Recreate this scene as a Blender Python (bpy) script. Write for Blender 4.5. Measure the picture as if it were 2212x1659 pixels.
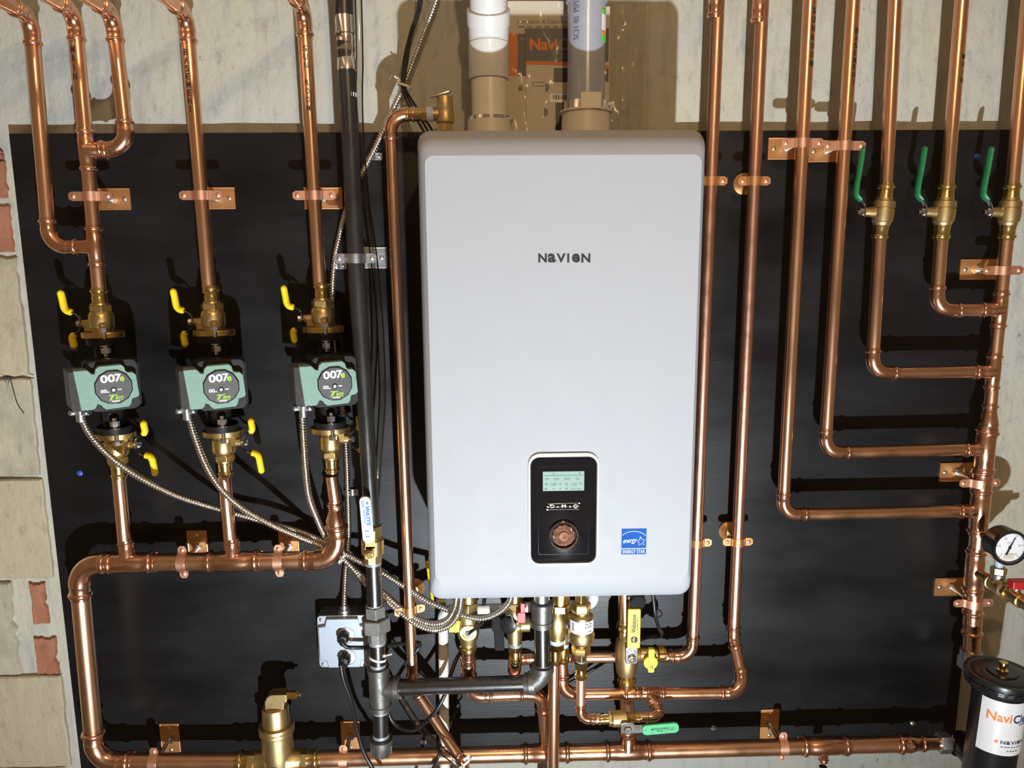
import bpy, bmesh, math, random
from mathutils import Vector, Matrix, noise
V = Vector
random.seed(7)
for o in list(bpy.data.objects): bpy.data.objects.remove(o)
scene = bpy.context.scene
COL = scene.collection

# ------------------------------------------------------------------ camera
W, H, F = 2212.0, 1659.0, 1661.0
CAM = V((0.0, -1.58, 1.5))
YAW, PITCH, ROLL = math.radians(1.36), math.radians(9.75), 0.0077
fwd = V((math.sin(YAW)*math.cos(PITCH), math.cos(YAW)*math.cos(PITCH), -math.sin(PITCH)))
right0 = V((math.cos(YAW), -math.sin(YAW), 0))
up0 = right0.cross(fwd)
rgt = right0*math.cos(ROLL) - up0*math.sin(ROLL)
upv = up0*math.cos(ROLL) + right0*math.sin(ROLL)
cd = bpy.data.cameras.new('camera'); cam = bpy.data.objects.new('camera', cd); COL.objects.link(cam)
M = Matrix.Identity(4)
for i in range(3):
    M[i][0], M[i][1], M[i][2], M[i][3] = rgt[i], upv[i], -fwd[i], CAM[i]
cam.matrix_world = M
cd.sensor_width = 36.0; cd.lens = 36.0*F/W; cd.clip_start = 0.02; cd.clip_end = 50
scene.camera = cam

# ------------------------------------------------------------------ light
world = bpy.data.worlds.new('world'); scene.world = world; world.use_nodes = True
bg = world.node_tree.nodes['Background']
bg.inputs[0].default_value = (1.0, 0.66, 0.36, 1); bg.inputs[1].default_value = 0.185

def add_light(name, kind, loc, power, color, size, target=None, angle=None, blend=None):
    ld = bpy.data.lights.new(name, kind); ld.energy = power; ld.color = color
    ld.shadow_soft_size = size
    if kind == 'SPOT': ld.spot_size = math.radians(angle); ld.spot_blend = blend
    o = bpy.data.objects.new(name, ld); COL.objects.link(o); o.location = loc
    if target is not None:
        o.rotation_euler = (V(target)-V(loc)).to_track_quat('-Z', 'Y').to_euler()
    return o
# hand torch held below the phone, beam raised towards the upper wall
add_light('torch_light', 'SPOT', (0.22, -2.0, 0.11), 360, (0.87, 0.945, 1.0), 0.016, (-0.50, 0, 2.7), 140, 1.0)
# bare warm bulb under the cellar ceiling
add_light('ceiling_bulb_light', 'POINT', (0.27, -1.90, 2.36), 36, (1.0, 0.70, 0.38), 0.035)
scene.view_settings.view_transform = 'Standard'
scene.view_settings.look = 'None'
scene.view_settings.exposure = 0.0
scene.view_settings.gamma = 1.0
scene.view_settings.use_curve_mapping = False

# ------------------------------------------------------------------ helpers
def at(px, py, p):
    """world point on the plane p metres in front of the wall, seen at photo pixel px, py"""
    d = fwd + rgt*((px-W/2)/F) + upv*(-(py-H/2)/F)
    t = (-p - CAM.y)/d.y
    return CAM + d*t
def mpp(px, py, p):
    return (at(px+5, py, p)-at(px-5, py, p)).length/10.0

MATS = {}
def mat(name, c1, c2=None, metal=0.0, rough=0.5, rough2=None, scale=30.0, stretch=(1,1,1), bump=0.0, bscale=None,
        detail=4.0, lo=0.35, hi=0.65, emit=None, estr=0.0, alpha=None, trans=0.0, coat=0.0, spec=None, ior=None):
    m = bpy.data.materials.new(name); m.use_nodes = True; nt = m.node_tree
    b = nt.nodes['Principled BSDF']; L = nt.links.new
    b.inputs['Base Color'].default_value = (*c1, 1); b.inputs['Metallic'].default_value = metal
    b.inputs['Roughness'].default_value = rough
    if spec is not None: b.inputs['Specular IOR Level'].default_value = spec
    if ior is not None: b.inputs['IOR'].default_value = ior
    if coat: b.inputs['Coat Weight'].default_value = coat; b.inputs['Coat Roughness'].default_value = 0.1
    if trans: b.inputs['Transmission Weight'].default_value = trans
    if alpha is not None: b.inputs['Alpha'].default_value = alpha
    if emit: b.inputs['Emission Color'].default_value = (*emit, 1); b.inputs['Emission Strength'].default_value = estr
    tc = nt.nodes.new('ShaderNodeTexCoord'); mp = nt.nodes.new('ShaderNodeMapping')
    mp.inputs['Scale'].default_value = stretch; L(tc.outputs['Object'], mp.inputs['Vector'])
    nz = nt.nodes.new('ShaderNodeTexNoise'); nz.inputs['Scale'].default_value = scale; nz.inputs['Detail'].default_value = detail
    L(mp.outputs[0], nz.inputs['Vector'])
    if c2 is None: c2 = tuple(c*0.9 for c in c1)
    cr = nt.nodes.new('ShaderNodeValToRGB'); e = cr.color_ramp.elements
    e[0].position = lo; e[0].color = (*c1, 1); e[1].position = hi; e[1].color = (*c2, 1)
    L(nz.outputs['Fac'], cr.inputs[0]); L(cr.outputs[0], b.inputs['Base Color'])
    if rough2 is not None:
        mr = nt.nodes.new('ShaderNodeMapRange'); mr.inputs[1].default_value = 0.3; mr.inputs[2].default_value = 0.7
        mr.inputs[3].default_value = rough; mr.inputs[4].default_value = rough2
        L(nz.outputs['Fac'], mr.inputs[0]); L(mr.outputs[0], b.inputs['Roughness'])
    if bump:
        n2 = nt.nodes.new('ShaderNodeTexNoise'); n2.inputs['Scale'].default_value = bscale or scale*4; n2.inputs['Detail'].default_value = 6
        L(mp.outputs[0], n2.inputs['Vector'])
        bp = nt.nodes.new('ShaderNodeBump'); bp.inputs['Strength'].default_value = bump; bp.inputs['Distance'].default_value = 0.004
        L(n2.outputs['Fac'], bp.inputs['Height']); L(bp.outputs[0], b.inputs['Normal'])
    MATS[name] = m
    return m

mat('copper', (0.90,0.56,0.37), (0.82,0.46,0.27), 1, 0.20, 0.34, scale=18, stretch=(1,1,0.25))
mat('copper_fit', (0.88,0.54,0.38), (0.74,0.38,0.23), 1, 0.16, 0.28, scale=45, bump=0.06, bscale=60)
mat('copper_dull', (0.68,0.39,0.27), (0.57,0.31,0.21), 1, 0.30, 0.42, scale=40)
mat('copper_strap', (0.86,0.50,0.36), (0.80,0.43,0.29), 1, 0.42, 0.5, scale=60)
mat('copper_plate', (0.66,0.33,0.14), (0.60,0.29,0.11), 0.85, 0.38, 0.5, scale=50)
mat('brass', (0.70,0.52,0.23), (0.56,0.40,0.16), 1, 0.27, 0.40, scale=60, bump=0.05, bscale=500)
mat('brass_shiny', (0.80,0.60,0.25), (0.64,0.45,0.17), 1, 0.16, 0.26, scale=50, bump=0.06, bscale=70)
mat('brass_cast', (0.60,0.46,0.23), (0.48,0.355,0.16), 1.0, 0.36, 0.48, scale=80, bump=0.10, bscale=900)
mat('chrome', (0.80,0.80,0.80), (0.7,0.7,0.7), 1, 0.12, 0.2, scale=50)
mat('galv', (0.62,0.64,0.67), (0.50,0.52,0.56), 1, 0.30, 0.42, scale=60)
mat('armor', (0.76,0.73,0.68), (0.62,0.59,0.53), 1, 0.22, 0.32, scale=80)
mat('iron', (0.13,0.125,0.125), (0.08,0.078,0.078), 0.95, 0.24, 0.36, scale=70, bump=0.04, bscale=500)
mat('iron_fit', (0.16,0.155,0.14), (0.11,0.105,0.10), 0.75, 0.38, 0.5, scale=70, bump=0.10, bscale=900)
mat('union_grey', (0.24,0.235,0.22), (0.19,0.185,0.175), 0.6, 0.5, 0.6, scale=90, bump=0.1)
mat('tape_blue', (0.40,0.52,0.72), (0.55,0.64,0.78), 0, 0.5, scale=200)
mat('tape_white', (0.40,0.44,0.47), (0.28,0.31,0.34), 0.5, 0.45, scale=200)
mat('black_jacket', (0.012,0.011,0.010), (0.02,0.018,0.016), 0, 0.28, 0.4, scale=40, bump=0.2, bscale=60, stretch=(1,1,0.3))
mat('black_matte', (0.012,0.012,0.012), (0.016,0.016,0.016), 0, 0.75, scale=60, spec=0.15)
mat('rubber', (0.010,0.010,0.011), (0.015,0.015,0.016), 0, 0.35, scale=60)
mat('yellow', (0.86,0.66,0.02), (0.78,0.56,0.015), 0, 0.38, scale=70, bump=0.05)
mat('yellow_lime', (0.80,0.76,0.03), (0.72,0.68,0.02), 0, 0.35, scale=60)
mat('green_lever', (0.012,0.17,0.055), (0.010,0.14,0.045), 0, 0.4, scale=80)
mat('green_flat', (0.06,0.42,0.17), (0.05,0.36,0.14), 0, 0.45, scale=80)
mat('red', (0.42,0.012,0.012), (0.36,0.01,0.01), 0, 0.45, scale=80)
mat('pump_green', (0.165,0.285,0.235), (0.15,0.265,0.215), 0, 0.55, scale=90, bump=0.12, bscale=700)
mat('pump_grey', (0.075,0.073,0.076), (0.06,0.058,0.06), 0, 0.6, scale=90, bump=0.1, bscale=600)
mat('pump_black', (0.006,0.0055,0.005), (0.010,0.009,0.008), 0, 0.55, scale=60, spec=0.3)
mat('face_grey', (0.055,0.053,0.057), (0.05,0.048,0.051), 0, 0.5, scale=90)
mat('ink_white', (0.86,0.87,0.90), None, 0, 0.5)
mat('ink_green', (0.32,0.55,0.03), None, 0, 0.5)
mat('ink_olive', (0.13,0.16,0.05), None, 0, 0.5)
mat('ink_black', (0.012,0.011,0.011), None, 0, 0.6)
mat('ink_grey', (0.25,0.24,0.23), None, 0, 0.6)
mat('ink_blue', (0.02,0.20,0.72), None, 0, 0.5)
mat('ink_orange', (0.85,0.24,0.04), None, 0, 0.55)
mat('ink_navy', (0.03,0.03,0.12), None, 0, 0.5)
mat('ink_faint', (0.16,0.17,0.27), None, 0, 0.5)
mat('ink_lcd', (0.05,0.09,0.075), None, 0, 0.6)
mat('heater_white', (0.345,0.358,0.382), (0.340,0.353,0.377), 0, 0.55, 0.6, scale=25, bump=0.015, bscale=900, spec=0.25)
mat('bezel', (0.42,0.43,0.45), None, 0, 0.3)
mat('panel_black', (0.006,0.006,0.008), None, 0, 0.06, coat=0.5)
mat('lcd', (0.13,0.22,0.18), (0.12,0.20,0.165), 0, 0.5, emit=(0.33,0.55,0.46), estr=0.16)
mat('dial_glass', (0.35,0.16,0.10), (0.55,0.30,0.20), 0.7, 0.08, scale=120)
mat('pvc_white', (0.64,0.64,0.63), (0.61,0.61,0.60), 0, 0.28, scale=40)
mat('pvc_cream', (0.72,0.68,0.60), (0.68,0.64,0.55), 0, 0.35, scale=40)
mat('collar_beige', (0.62,0.56,0.47), (0.60,0.54,0.45), 0, 0.45, scale=60)
mat('cpvc_grey', (0.33,0.35,0.41), (0.30,0.32,0.38), 0, 0.25, scale=40)
mat('paper', (0.62,0.56,0.46), (0.60,0.54,0.44), 0, 0.6, scale=30)
mat('paper_white', (0.66,0.62,0.55), (0.64,0.60,0.53), 0, 0.6, scale=30)
mat('label_white', (0.78,0.79,0.82), (0.76,0.77,0.80), 0, 0.32, scale=30)
mat('label_green', (0.12,0.62,0.05), None, 0, 0.4)
mat('print_orange', (0.72,0.22,0.03), (0.68,0.20,0.03), 0, 0.55, scale=40)
mat('print_dark', (0.045,0.045,0.065), (0.06,0.058,0.075), 0, 0.45, scale=25)
mat('energy_blue', (0.0,0.07,0.34), None, 0, 0.6, spec=0.15)
mat('nylon', (0.75,0.74,0.66), None, 0, 0.4)
mat('screw_steel', (0.55,0.55,0.50), None, 1, 0.35)
mat('filter_black', (0.008,0.008,0.009), (0.012,0.012,0.013), 0, 0.3, scale=50, bump=0.05, bscale=500)
mat('zinc', (0.50,0.56,0.64), (0.40,0.45,0.53), 0.7, 0.36, 0.45, scale=60)
mat('wood', (0.30,0.20,0.11), (0.22,0.14,0.075), 0, 0.7, scale=8, stretch=(1,6,1))
mat('floor_concrete', (0.28,0.27,0.25), (0.22,0.21,0.19), 0, 0.8, scale=6, bump=0.2)
mat('blue_plastic', (0.03,0.09,0.45), None, 0, 0.4)

# board paint: black with faint rolled / wood-grain marks
def board_mat():
    m = mat('board_black', (0.0035,0.0035,0.0040), (0.0065,0.0065,0.0072), 0, 0.30, 0.50, scale=5, stretch=(0.6,1,1.6), detail=9, spec=0.36)
    nt = m.node_tree; L = nt.links.new; b = nt.nodes['Principled BSDF']
    tc = nt.nodes.new('ShaderNodeTexCoord'); mp = nt.nodes.new('ShaderNodeMapping'); mp.inputs['Scale'].default_value = (12,1,150)
    L(tc.outputs['Object'], mp.inputs[0])
    nz = nt.nodes.new('ShaderNodeTexNoise'); nz.inputs['Scale'].default_value = 2.0; nz.inputs['Detail'].default_value = 6
    L(mp.outputs[0], nz.inputs['Vector'])
    bp = nt.nodes.new('ShaderNodeBump'); bp.inputs['Strength'].default_value = 0.12; bp.inputs['Distance'].default_value = 0.002
    L(nz.outputs['Fac'], bp.inputs['Height']); L(bp.outputs[0], b.inputs['Normal'])
    return m
board_mat()

def wall_mat(name, base, dirt, warm, blotch=3.0, pits=True, streak=True):
    m = bpy.data.materials.new(name); m.use_nodes = True; nt = m.node_tree; L = nt.links.new
    b = nt.nodes['Principled BSDF']; b.inputs['Roughness'].default_value = 0.85; b.inputs['Specular IOR Level'].default_value = 0.25
    tc = nt.nodes.new('ShaderNodeTexCoord')
    def nse(scale, detail=6, sc=(1,1,1), rough=0.6):
        mp = nt.nodes.new('ShaderNodeMapping'); mp.inputs['Scale'].default_value = sc; L(tc.outputs['Object'], mp.inputs[0])
        n = nt.nodes.new('ShaderNodeTexNoise'); n.inputs['Scale'].default_value = scale; n.inputs['Detail'].default_value = detail
        n.inputs['Roughness'].default_value = rough
        L(mp.outputs[0], n.inputs['Vector']); return n.outputs['Fac']
    def ramp(fac, a, c, ca=(0,0,0,1), cb=(1,1,1,1)):
        r = nt.nodes.new('ShaderNodeValToRGB'); r.color_ramp.elements[0].position = a; r.color_ramp.elements[1].position = c
        r.color_ramp.elements[0].color = ca; r.color_ramp.elements[1].color = cb; L(fac, r.inputs[0]); return r.outputs[0]
    def mix(fac, a, c):
        x = nt.nodes.new('ShaderNodeMix'); x.data_type = 'RGBA'
        if hasattr(fac, 'type'): L(fac, x.inputs[0])
        else: x.inputs[0].default_value = fac
        for s, val in ((6, a), (7, c)):
            if hasattr(val, 'type'): L(val, x.inputs[s])
            else: x.inputs[s].default_value = (*val, 1)
        return x.outputs[2]
    col = mix(ramp(nse(blotch, 8), 0.4, 0.62), base, warm)
    if streak: col = mix(ramp(nse(6, 6, (6,1,0.7)), 0.52, 0.70), col, tuple(x*0.80 for x in base))
    col = mix(ramp(nse(30, 10, (1.3,1,0.7), 0.75), 0.53, 0.72), col, tuple(x*0.66 for x in base))
    if pits: col = mix(ramp(nse(14, 12, (1.6,1,0.9), 0.76), 0.63, 0.685), col, dirt)
    L(col, b.inputs['Base Color'])
    ad = nt.nodes.new('ShaderNodeMath'); ad.operation = 'ADD'
    ml = nt.nodes.new('ShaderNodeMath'); ml.operation = 'MULTIPLY'; ml.inputs[1].default_value = 0.12; L(nse(300, 4), ml.inputs[0])
    L(nse(24, 12, (1.5,1,0.7), 0.62), ad.inputs[0]); L(ml.outputs[0], ad.inputs[1])
    bp = nt.nodes.new('ShaderNodeBump'); bp.inputs['Strength'].default_value = 0.6; bp.inputs['Distance'].default_value = 0.008
    L(ad.outputs[0], bp.inputs['Height']); L(bp.outputs[0], b.inputs['Normal'])
    MATS[name] = m
wall_mat('parging', (0.43,0.435,0.40), (0.085,0.08,0.07), (0.46,0.44,0.345), 3.2)
wall_mat('mortar', (0.46,0.45,0.42), (0.16,0.15,0.14), (0.46,0.43,0.38), 8, True, False)
wall_mat('block_face', (0.40,0.345,0.24), (0.22,0.18,0.12), (0.43,0.37,0.26), 6, True, False)
wall_mat('block_rough', (0.35,0.315,0.24), (0.15,0.135,0.11), (0.44,0.39,0.29), 14, True, False)
wall_mat('brick_red', (0.31,0.125,0.07), (0.18,0.08,0.05), (0.36,0.16,0.10), 18, True, False)

def clear_mat(name, tint, gloss=0.25, rough=0.08):
    m = bpy.data.materials.new(name); m.use_nodes = True; nt = m.node_tree; nt.nodes.clear(); L = nt.links.new
    o = nt.nodes.new('ShaderNodeOutputMaterial'); t = nt.nodes.new('ShaderNodeBsdfTransparent'); g = nt.nodes.new('ShaderNodeBsdfGlossy')
    t.inputs[0].default_value = (*tint, 1); g.inputs['Roughness'].default_value = rough
    lw = nt.nodes.new('ShaderNodeLayerWeight'); lw.inputs[0].default_value = gloss
    mx = nt.nodes.new('ShaderNodeMixShader'); L(lw.outputs['Fresnel'], mx.inputs[0]); L(t.outputs[0], mx.inputs[1]); L(g.outputs[0], mx.inputs[2])
    L(mx.outputs[0], o.inputs[0]); MATS[name] = m
clear_mat('clear_vinyl', (0.82,0.79,0.76), 0.35)
clear_mat('clear_film', (0.95,0.94,0.92), 0.10, 0.12)

class MB:
    def __init__(s): s.v = []; s.f = []
    def add(s, vs, fs):
        n = len(s.v); s.v += [V(v) for v in vs]; s.f += [tuple(i+n for i in f) for f in fs]; return s
    def rings(s, rings, cap=True, closed=False):
        n = len(rings[0]); vs = [p for r in rings for p in r]; fs = []
        m = len(rings)
        for i in range(m if closed else m-1):
            a = i*n; b = ((i+1) % m)*n
            for j in range(n):
                k = (j+1) % n; fs.append((a+j, a+k, b+k, b+j))
        if cap and not closed:
            fs.append(tuple(range(n-1, -1, -1))); fs.append(tuple((m-1)*n+j for j in range(n)))
        return s.add(vs, fs)
    def lathe(s, base, axis, prof, n=20, ref=None, rot=0.0, cap=True):
        a = V(axis).normalized(); r = V(ref) if ref is not None else (V((0,-1,0)) if abs(a.y) < 0.9 else V((1,0,0)))
        u = (r-a*r.dot(a)).normalized(); w = a.cross(u); base = V(base)
        return s.rings([[base+a*t+(u*math.cos(rot+2*math.pi*j/n)+w*math.sin(rot+2*math.pi*j/n))*rad for j in range(n)] for t, rad in prof], cap)
    def cyl(s, p1, p2, r, n=16, r2=None, rot=0.0):
        d = V(p2)-V(p1); return s.lathe(p1, d, [(0, r), (d.length, r if r2 is None else r2)], n, rot=rot)
    def sweep(s, pts, rad, n=14, nrm=None, ell=None, cap=True, helix=None, closed=False):
        pts = [V(p) for p in pts]; m = len(pts)
        rad = rad if isinstance(rad, (list, tuple)) else [rad]*m
        tang = []
        for i in range(m):
            a = i; b = i
            while a > 0 and (pts[a]-pts[i]).length < 1e-7: a -= 1
            while b < m-1 and (pts[b]-pts[i]).length < 1e-7: b += 1
            if closed: a = (i-1) % m; b = (i+1) % m
            d = pts[b]-pts[a]
            tang.append(d.normalized() if d.length > 1e-9 else (tang[-1] if tang else V((0,0,1))))
        t0 = tang[0]
        r = V(nrm) if nrm is not None else (V((0,-1,0)) if abs(t0.y) < 0.9 else V((1,0,0)))
        u = (r-t0*r.dot(t0)).normalized(); rings = []; arc = 0.0
        for i in range(m):
            t = tang[i]; 
            if nrm is not None: u = (V(nrm)-t*V(nrm).dot(t)).normalized()
            else: u = (u-t*u.dot(t)).normalized()
            w = t.cross(u)
            if i: arc += (pts[i]-pts[i-1]).length
            ea, eb = ell if ell else (1, 1)
            ring = []
            for j in range(n):
                th = 2*math.pi*j/n; rr = rad[i]
                if helix: rr = rad[i]*(1+helix[0]*(abs(math.sin(math.pi*arc/helix[1]+th*0.5))-0.5)*2)
                ring.append(pts[i]+u*(math.cos(th)*rr*ea)+w*(math.sin(th)*rr*eb))
            rings.append(ring)
        return s.rings(rings, cap, closed)
    def prism(s, poly, O, ux, uy, uz, d0, d1):
        O, ux, uy, uz = V(O), V(ux), V(uy), V(uz); n = len(poly)
        a = [O+ux*x+uy*y+uz*d0 for x, y in poly]; b = [O+ux*x+uy*y+uz*d1 for x, y in poly]
        return s.rings([a, b])
    def box(s, c, sx, sy, sz, ux=(1,0,0), uy=(0,1,0), uz=(0,0,1)):
        return s.prism([(-sx/2,-sy/2),(sx/2,-sy/2),(sx/2,sy/2),(-sx/2,sy/2)], c, ux, uy, uz, -sz/2, sz/2)

OFF = {}
def mk(name, mb, m, parent=None, loc=None, bev=0.0, seg=2, sharp=38, flat=False):
    me = bpy.data.meshes.new(name)
    if parent is not None: off = OFF[parent.name]
    else:
        if loc is None:
            lo = [min(v[i] for v in mb.v) for i in range(3)]; hi = [max(v[i] for v in mb.v) for i in range(3)]
            loc = V(((lo[0]+hi[0])/2, (lo[1]+hi[1])/2, lo[2]))
        off = V(loc)
    me.from_pydata([tuple(v-off) for v in mb.v], [], mb.f)
    bm = bmesh.new(); bm.from_mesh(me); bmesh.ops.recalc_face_normals(bm, faces=bm.faces); bm.to_mesh(me); bm.free()
    if not flat:
        for p in me.polygons: p.use_smooth = True
        me.set_sharp_from_angle(angle=math.radians(sharp))
    me.materials.append(MATS[m] if isinstance(m, str) else m)
    o = bpy.data.objects.new(name, me); COL.objects.link(o)
    if parent is not None: o.parent = parent
    else: o.location = off
    OFF[o.name] = off
    if bev:
        b = o.modifiers.new('bevel', 'BEVEL'); b.width = bev; b.segments = seg; b.limit_method = 'ANGLE'; b.angle_limit = math.radians(40)
        b.harden_normals = not flat
    return o
def tag(o, label, cat, group=None):
    o['label'] = label; o['category'] = cat
    if group: o['group'] = group
    return o
def thing(name, loc, label, cat, group=None):
    o = bpy.data.objects.new(name, None); COL.objects.link(o); o.location = loc; o.empty_display_size = 0.02
    OFF[o.name] = V(loc); return tag(o, label, cat, group)
def struct(o): o['kind'] = 'structure'; return o

def rrect(L, R, B, T, r, n=5):
    out = []
    for cx, cy, a0 in ((R-r, T-r, 0), (L+r, T-r, 90), (L+r, B+r, 180), (R-r, B+r, 270)):
        for k in range(n+1):
            a = math.radians(a0+90*k/n); out.append((cx+r*math.cos(a), cy+r*math.sin(a)))
    return out
def crom(pts, step):
    pts = [V(p) for p in pts]; q = [pts[0]*2-pts[1]]+pts+[pts[-1]*2-pts[-2]]; out = []
    for i in range(1, len(q)-2):
        p0, p1, p2, p3 = q[i-1], q[i], q[i+1], q[i+2]
        n = max(2, int((p2-p1).length/step))
        for k in range(n):
            t = k/n; out.append(0.5*((2*p1)+(p2-p0)*t+(2*p0-5*p1+4*p2-p3)*t*t+(3*p1-p0-3*p2+p3)*t*t*t))
    out.append(pts[-1]); return out

# -------- lettering
_tc = {}
def text2d(s, shear=0.0, bold=0.0):
    key = (s, shear, bold)
    if key in _tc: return _tc[key]
    cu = bpy.data.curves.new('t', 'FONT'); cu.body = s; cu.shear = shear; cu.offset = bold; cu.resolution_u = 3
    ob = bpy.data.objects.new('t', cu); COL.objects.link(ob)
    dg = bpy.context.evaluated_depsgraph_get(); dg.update()
    me = bpy.data.meshes.new_from_object(ob.evaluated_get(dg))
    vs = [(v.co.x, v.co.y) for v in me.vertices]; fs = [tuple(p.vertices) for p in me.polygons]
    bpy.data.objects.remove(ob); bpy.data.curves.remove(cu); bpy.data.meshes.remove(me)
    x0 = min(v[0] for v in vs); x1 = max(v[0] for v in vs); y0 = min(v[1] for v in vs); y1 = max(v[1] for v in vs)
    vs = [((x-x0)/(x1-x0)-0.5, (y-y0)/(y1-y0)-0.5) for x, y in vs]
    _tc[key] = (vs, fs); return vs, fs
def put_text(mb, s, w, h, fn, shear=0.0, bold=0.0):
    vs, fs = text2d(s, shear, bold); mb.add([fn(x*w, y*h) for x, y in vs], fs)
def put_bars(mb, n, w, h, fn):
    """a line of print too small to read: short dashes"""
    rnd = random.Random(int(w*1e6)+n); x = -w/2
    for i in range(n):
        L_ = w/n*rnd.uniform(0.6, 0.9); a = [fn(x, -h/2), fn(x+L_/2, -h/2), fn(x+L_, -h/2), fn(x+L_, h/2), fn(x+L_/2, h/2), fn(x, h/2)]
        mb.add(a, [(0,1,4,5),(1,2,3,4)]); x += w/n
def plane_fn(O, ux, uy):
    O, ux, uy = V(O), V(ux), V(uy); return lambda x, y: O+ux*x+uy*y
def lettering(parent, m, items, name='lettering'):
    mb = MB()
    for it in items:
        if isinstance(it[0], int): put_bars(mb, *it)
        else: put_text(mb, *it)
    return mk(name, mb, m, parent, flat=True)
# ================================================================== the setting
def grid_wall():
    mb = MB(); x0, x1, z0, z1 = -1.9, 1.9, 0.0, 2.5; nx, nz = 240, 160
    for j in range(nz+1):
        for i in range(nx+1):
            x = x0+(x1-x0)*i/nx; z = z0+(z1-z0)*j/nz
            d = noise.noise(V((x*5, 0, z*4)))*0.004+noise.noise(V((x*17, 3, z*13)))*0.0025+noise.noise(V((x*45, 7, z*30)))*0.001
            mb.v.append(V((x, 0.006+d, z)))
    for j in range(nz):
        for i in range(nx):
            a = j*(nx+1)+i; mb.f.append((a, a+1, a+nx+2, a+nx+1))
    return mb
wall = struct(mk('wall_back', grid_wall(), 'parging', loc=V((0,0,0))))
def slab(name, x0, x1, y0, y1, z0, z1, m):
    mb = MB(); mb.box(((x0+x1)/2, (y0+y1)/2, (z0+z1)/2), x1-x0, y1-y0, z1-z0); return struct(mk(name, mb, m))
slab('floor', -2.2, 2.2, -3.4, 0.1, -0.05, 0.0, 'floor_concrete')
slab('ceiling', -2.2, 2.2, -3.4, 0.1, 2.5, 2.55, 'wood')

# blocks and bricks laid bare left of the board
def masonry(name, x0, y0, x1, y1, proud, m, jag=0.003, r=0.012):
    a = at(x0, y0, 0.0); b = at(x1, y1, 0.0)
    L, R, T, B = a.x, b.x, a.z, b.z
    poly = []; n = 12
    for (xa, za, xb, zb) in ((L,T,R,T),(R,T,R,B),(R,B,L,B),(L,B,L,T)):
        for k in range(n):
            t = k/n; x = xa+(xb-xa)*t; z = za+(zb-za)*t
            j = noise.noise(V((x*40, z*40, proud*900)))*jag*1.6+random.uniform(-1,1)*jag*0.35
            cx, cz = (L+R)/2, (T+B)/2
            s = V((x-cx, z-cz)); s = s*(1-(0.001+abs(j))/max(0.01, s.length)); poly.append((cx+s.x, cz+s.y))
    mb = MB(); n = len(poly); cx = sum(p[0] for p in poly)/n; cz = sum(p[1] for p in poly)/n
    ring = lambda f, y: [V((cx+(px-cx)*f, y, cz+(pz-cz)*f)) for px, pz in poly]
    mb.rings([ring(1.0, 0.012), ring(1.0, -proud*0.4), ring(0.975, -proud), ring(0.5, -proud*1.1)])
    return mk(name, mb, m, wall)
for q in ((-70,322,9,345,0.003,'brick'),(-110,348,20,430,0.003,'brick'),(-90,444,33,548,0.003,'brick')):
    masonry(q[5], *q[:5], 'brick_red', 0.005)
masonry('block', -160, 556, 66, 814, 0.004, 'block_face', 0.006)
masonry('block', -160, 818, 92, 1030, 0.004, 'block_rough', 0.006)
masonry('block', -160, 1036, 118, 1248, 0.005, 'block_face', 0.0025)
masonry('block', -160, 1258, 50, 1458, 0.005, 'block_rough', 0.009)
masonry('brick', 62, 1258, 107, 1349, 0.003, 'brick_red', 0.006)
masonry('brick', 72, 1375, 130, 1458, 0.003, 'brick_red', 0.006)
masonry('block', -160, 1463, 156, 1655, 0.005, 'block_face', 0.003)
masonry('block', -160, 1662, 166, 1860, 0.005, 'block_face', 0.003)

for pl in (((6,814),(14,813),(24,814)),((11,814),(12,826)),((18,814),(19,828),(18,833)),((22,816),(30,846),(38,872),(52,893)),((64,815),(72,817))):
    mb = MB(); mb.sweep(crom([at(x, y, 0.0045) for x, y in pl], 0.004), 0.0011, 6); mk('crack', mb, 'rubber', wall)
# the black board
BL = at(18, 284, 0.02).x; BR = at(2193, 284, 0.02).x; BT = at(1100, 284, 0.02).z; BB = at(1500, 1631, 0.02).z
mb = MB(); mb.box(((BL+BR)/2, -0.0095, (BT+BB)/2), BR-BL, 0.021, BT-BB)
tag(mk('backer_board', mb, 'board_black', bev=0.0012), 'large black painted plywood board fixed flat on the pale cellar wall', 'board')

# ================================================================== plumbing helpers
PRESS = [(0,1.06),(0.30,1.07),(0.36,1.20),(0.50,1.27),(0.66,1.27),(0.80,1.20),(0.86,1.08),(1.5,1.07),(1.62,1.12)]
def press_path(P, d, r, L):
    """points/radii from the open end P going inwards along d, over length L"""
    pts = []; rad = []
    for s, k in PRESS:
        if s*r <= L: pts.append(V(P)+d*(s*r)); rad.append(r*k)
    return pts, rad
def elbow_mb(C, d1, d2, r, R=None, sock=None):
    """d1 = direction arriving at the corner C, d2 = direction leaving"""
    d1 = d1.normalized(); d2 = d2.normalized(); R = R or 2.5*r; sock = sock if sock is not None else 1.7*r
    phi = d1.angle(d2); t = R*math.tan(phi/2); S = C-d1*t; E = C+d2*t
    O = S+(d2-d1*d2.dot(d1)).normalized()*R; ax = d1.cross(d2).normalized()
    p, q = press_path(S-d1*sock, d1, r, sock); p2, q2 = press_path(E+d2*sock, -d2, r, sock)
    n = 10; arc = [O+Matrix.Rotation(phi*k/n, 3, ax) @ (S-O) for k in range(n+1)]
    mb = MB(); mb.sweep(p+arc+p2[::-1], q+[r*1.12]*(n+1)+q2[::-1], 18)
    return mb, S-d1*sock, E+d2*sock
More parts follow.
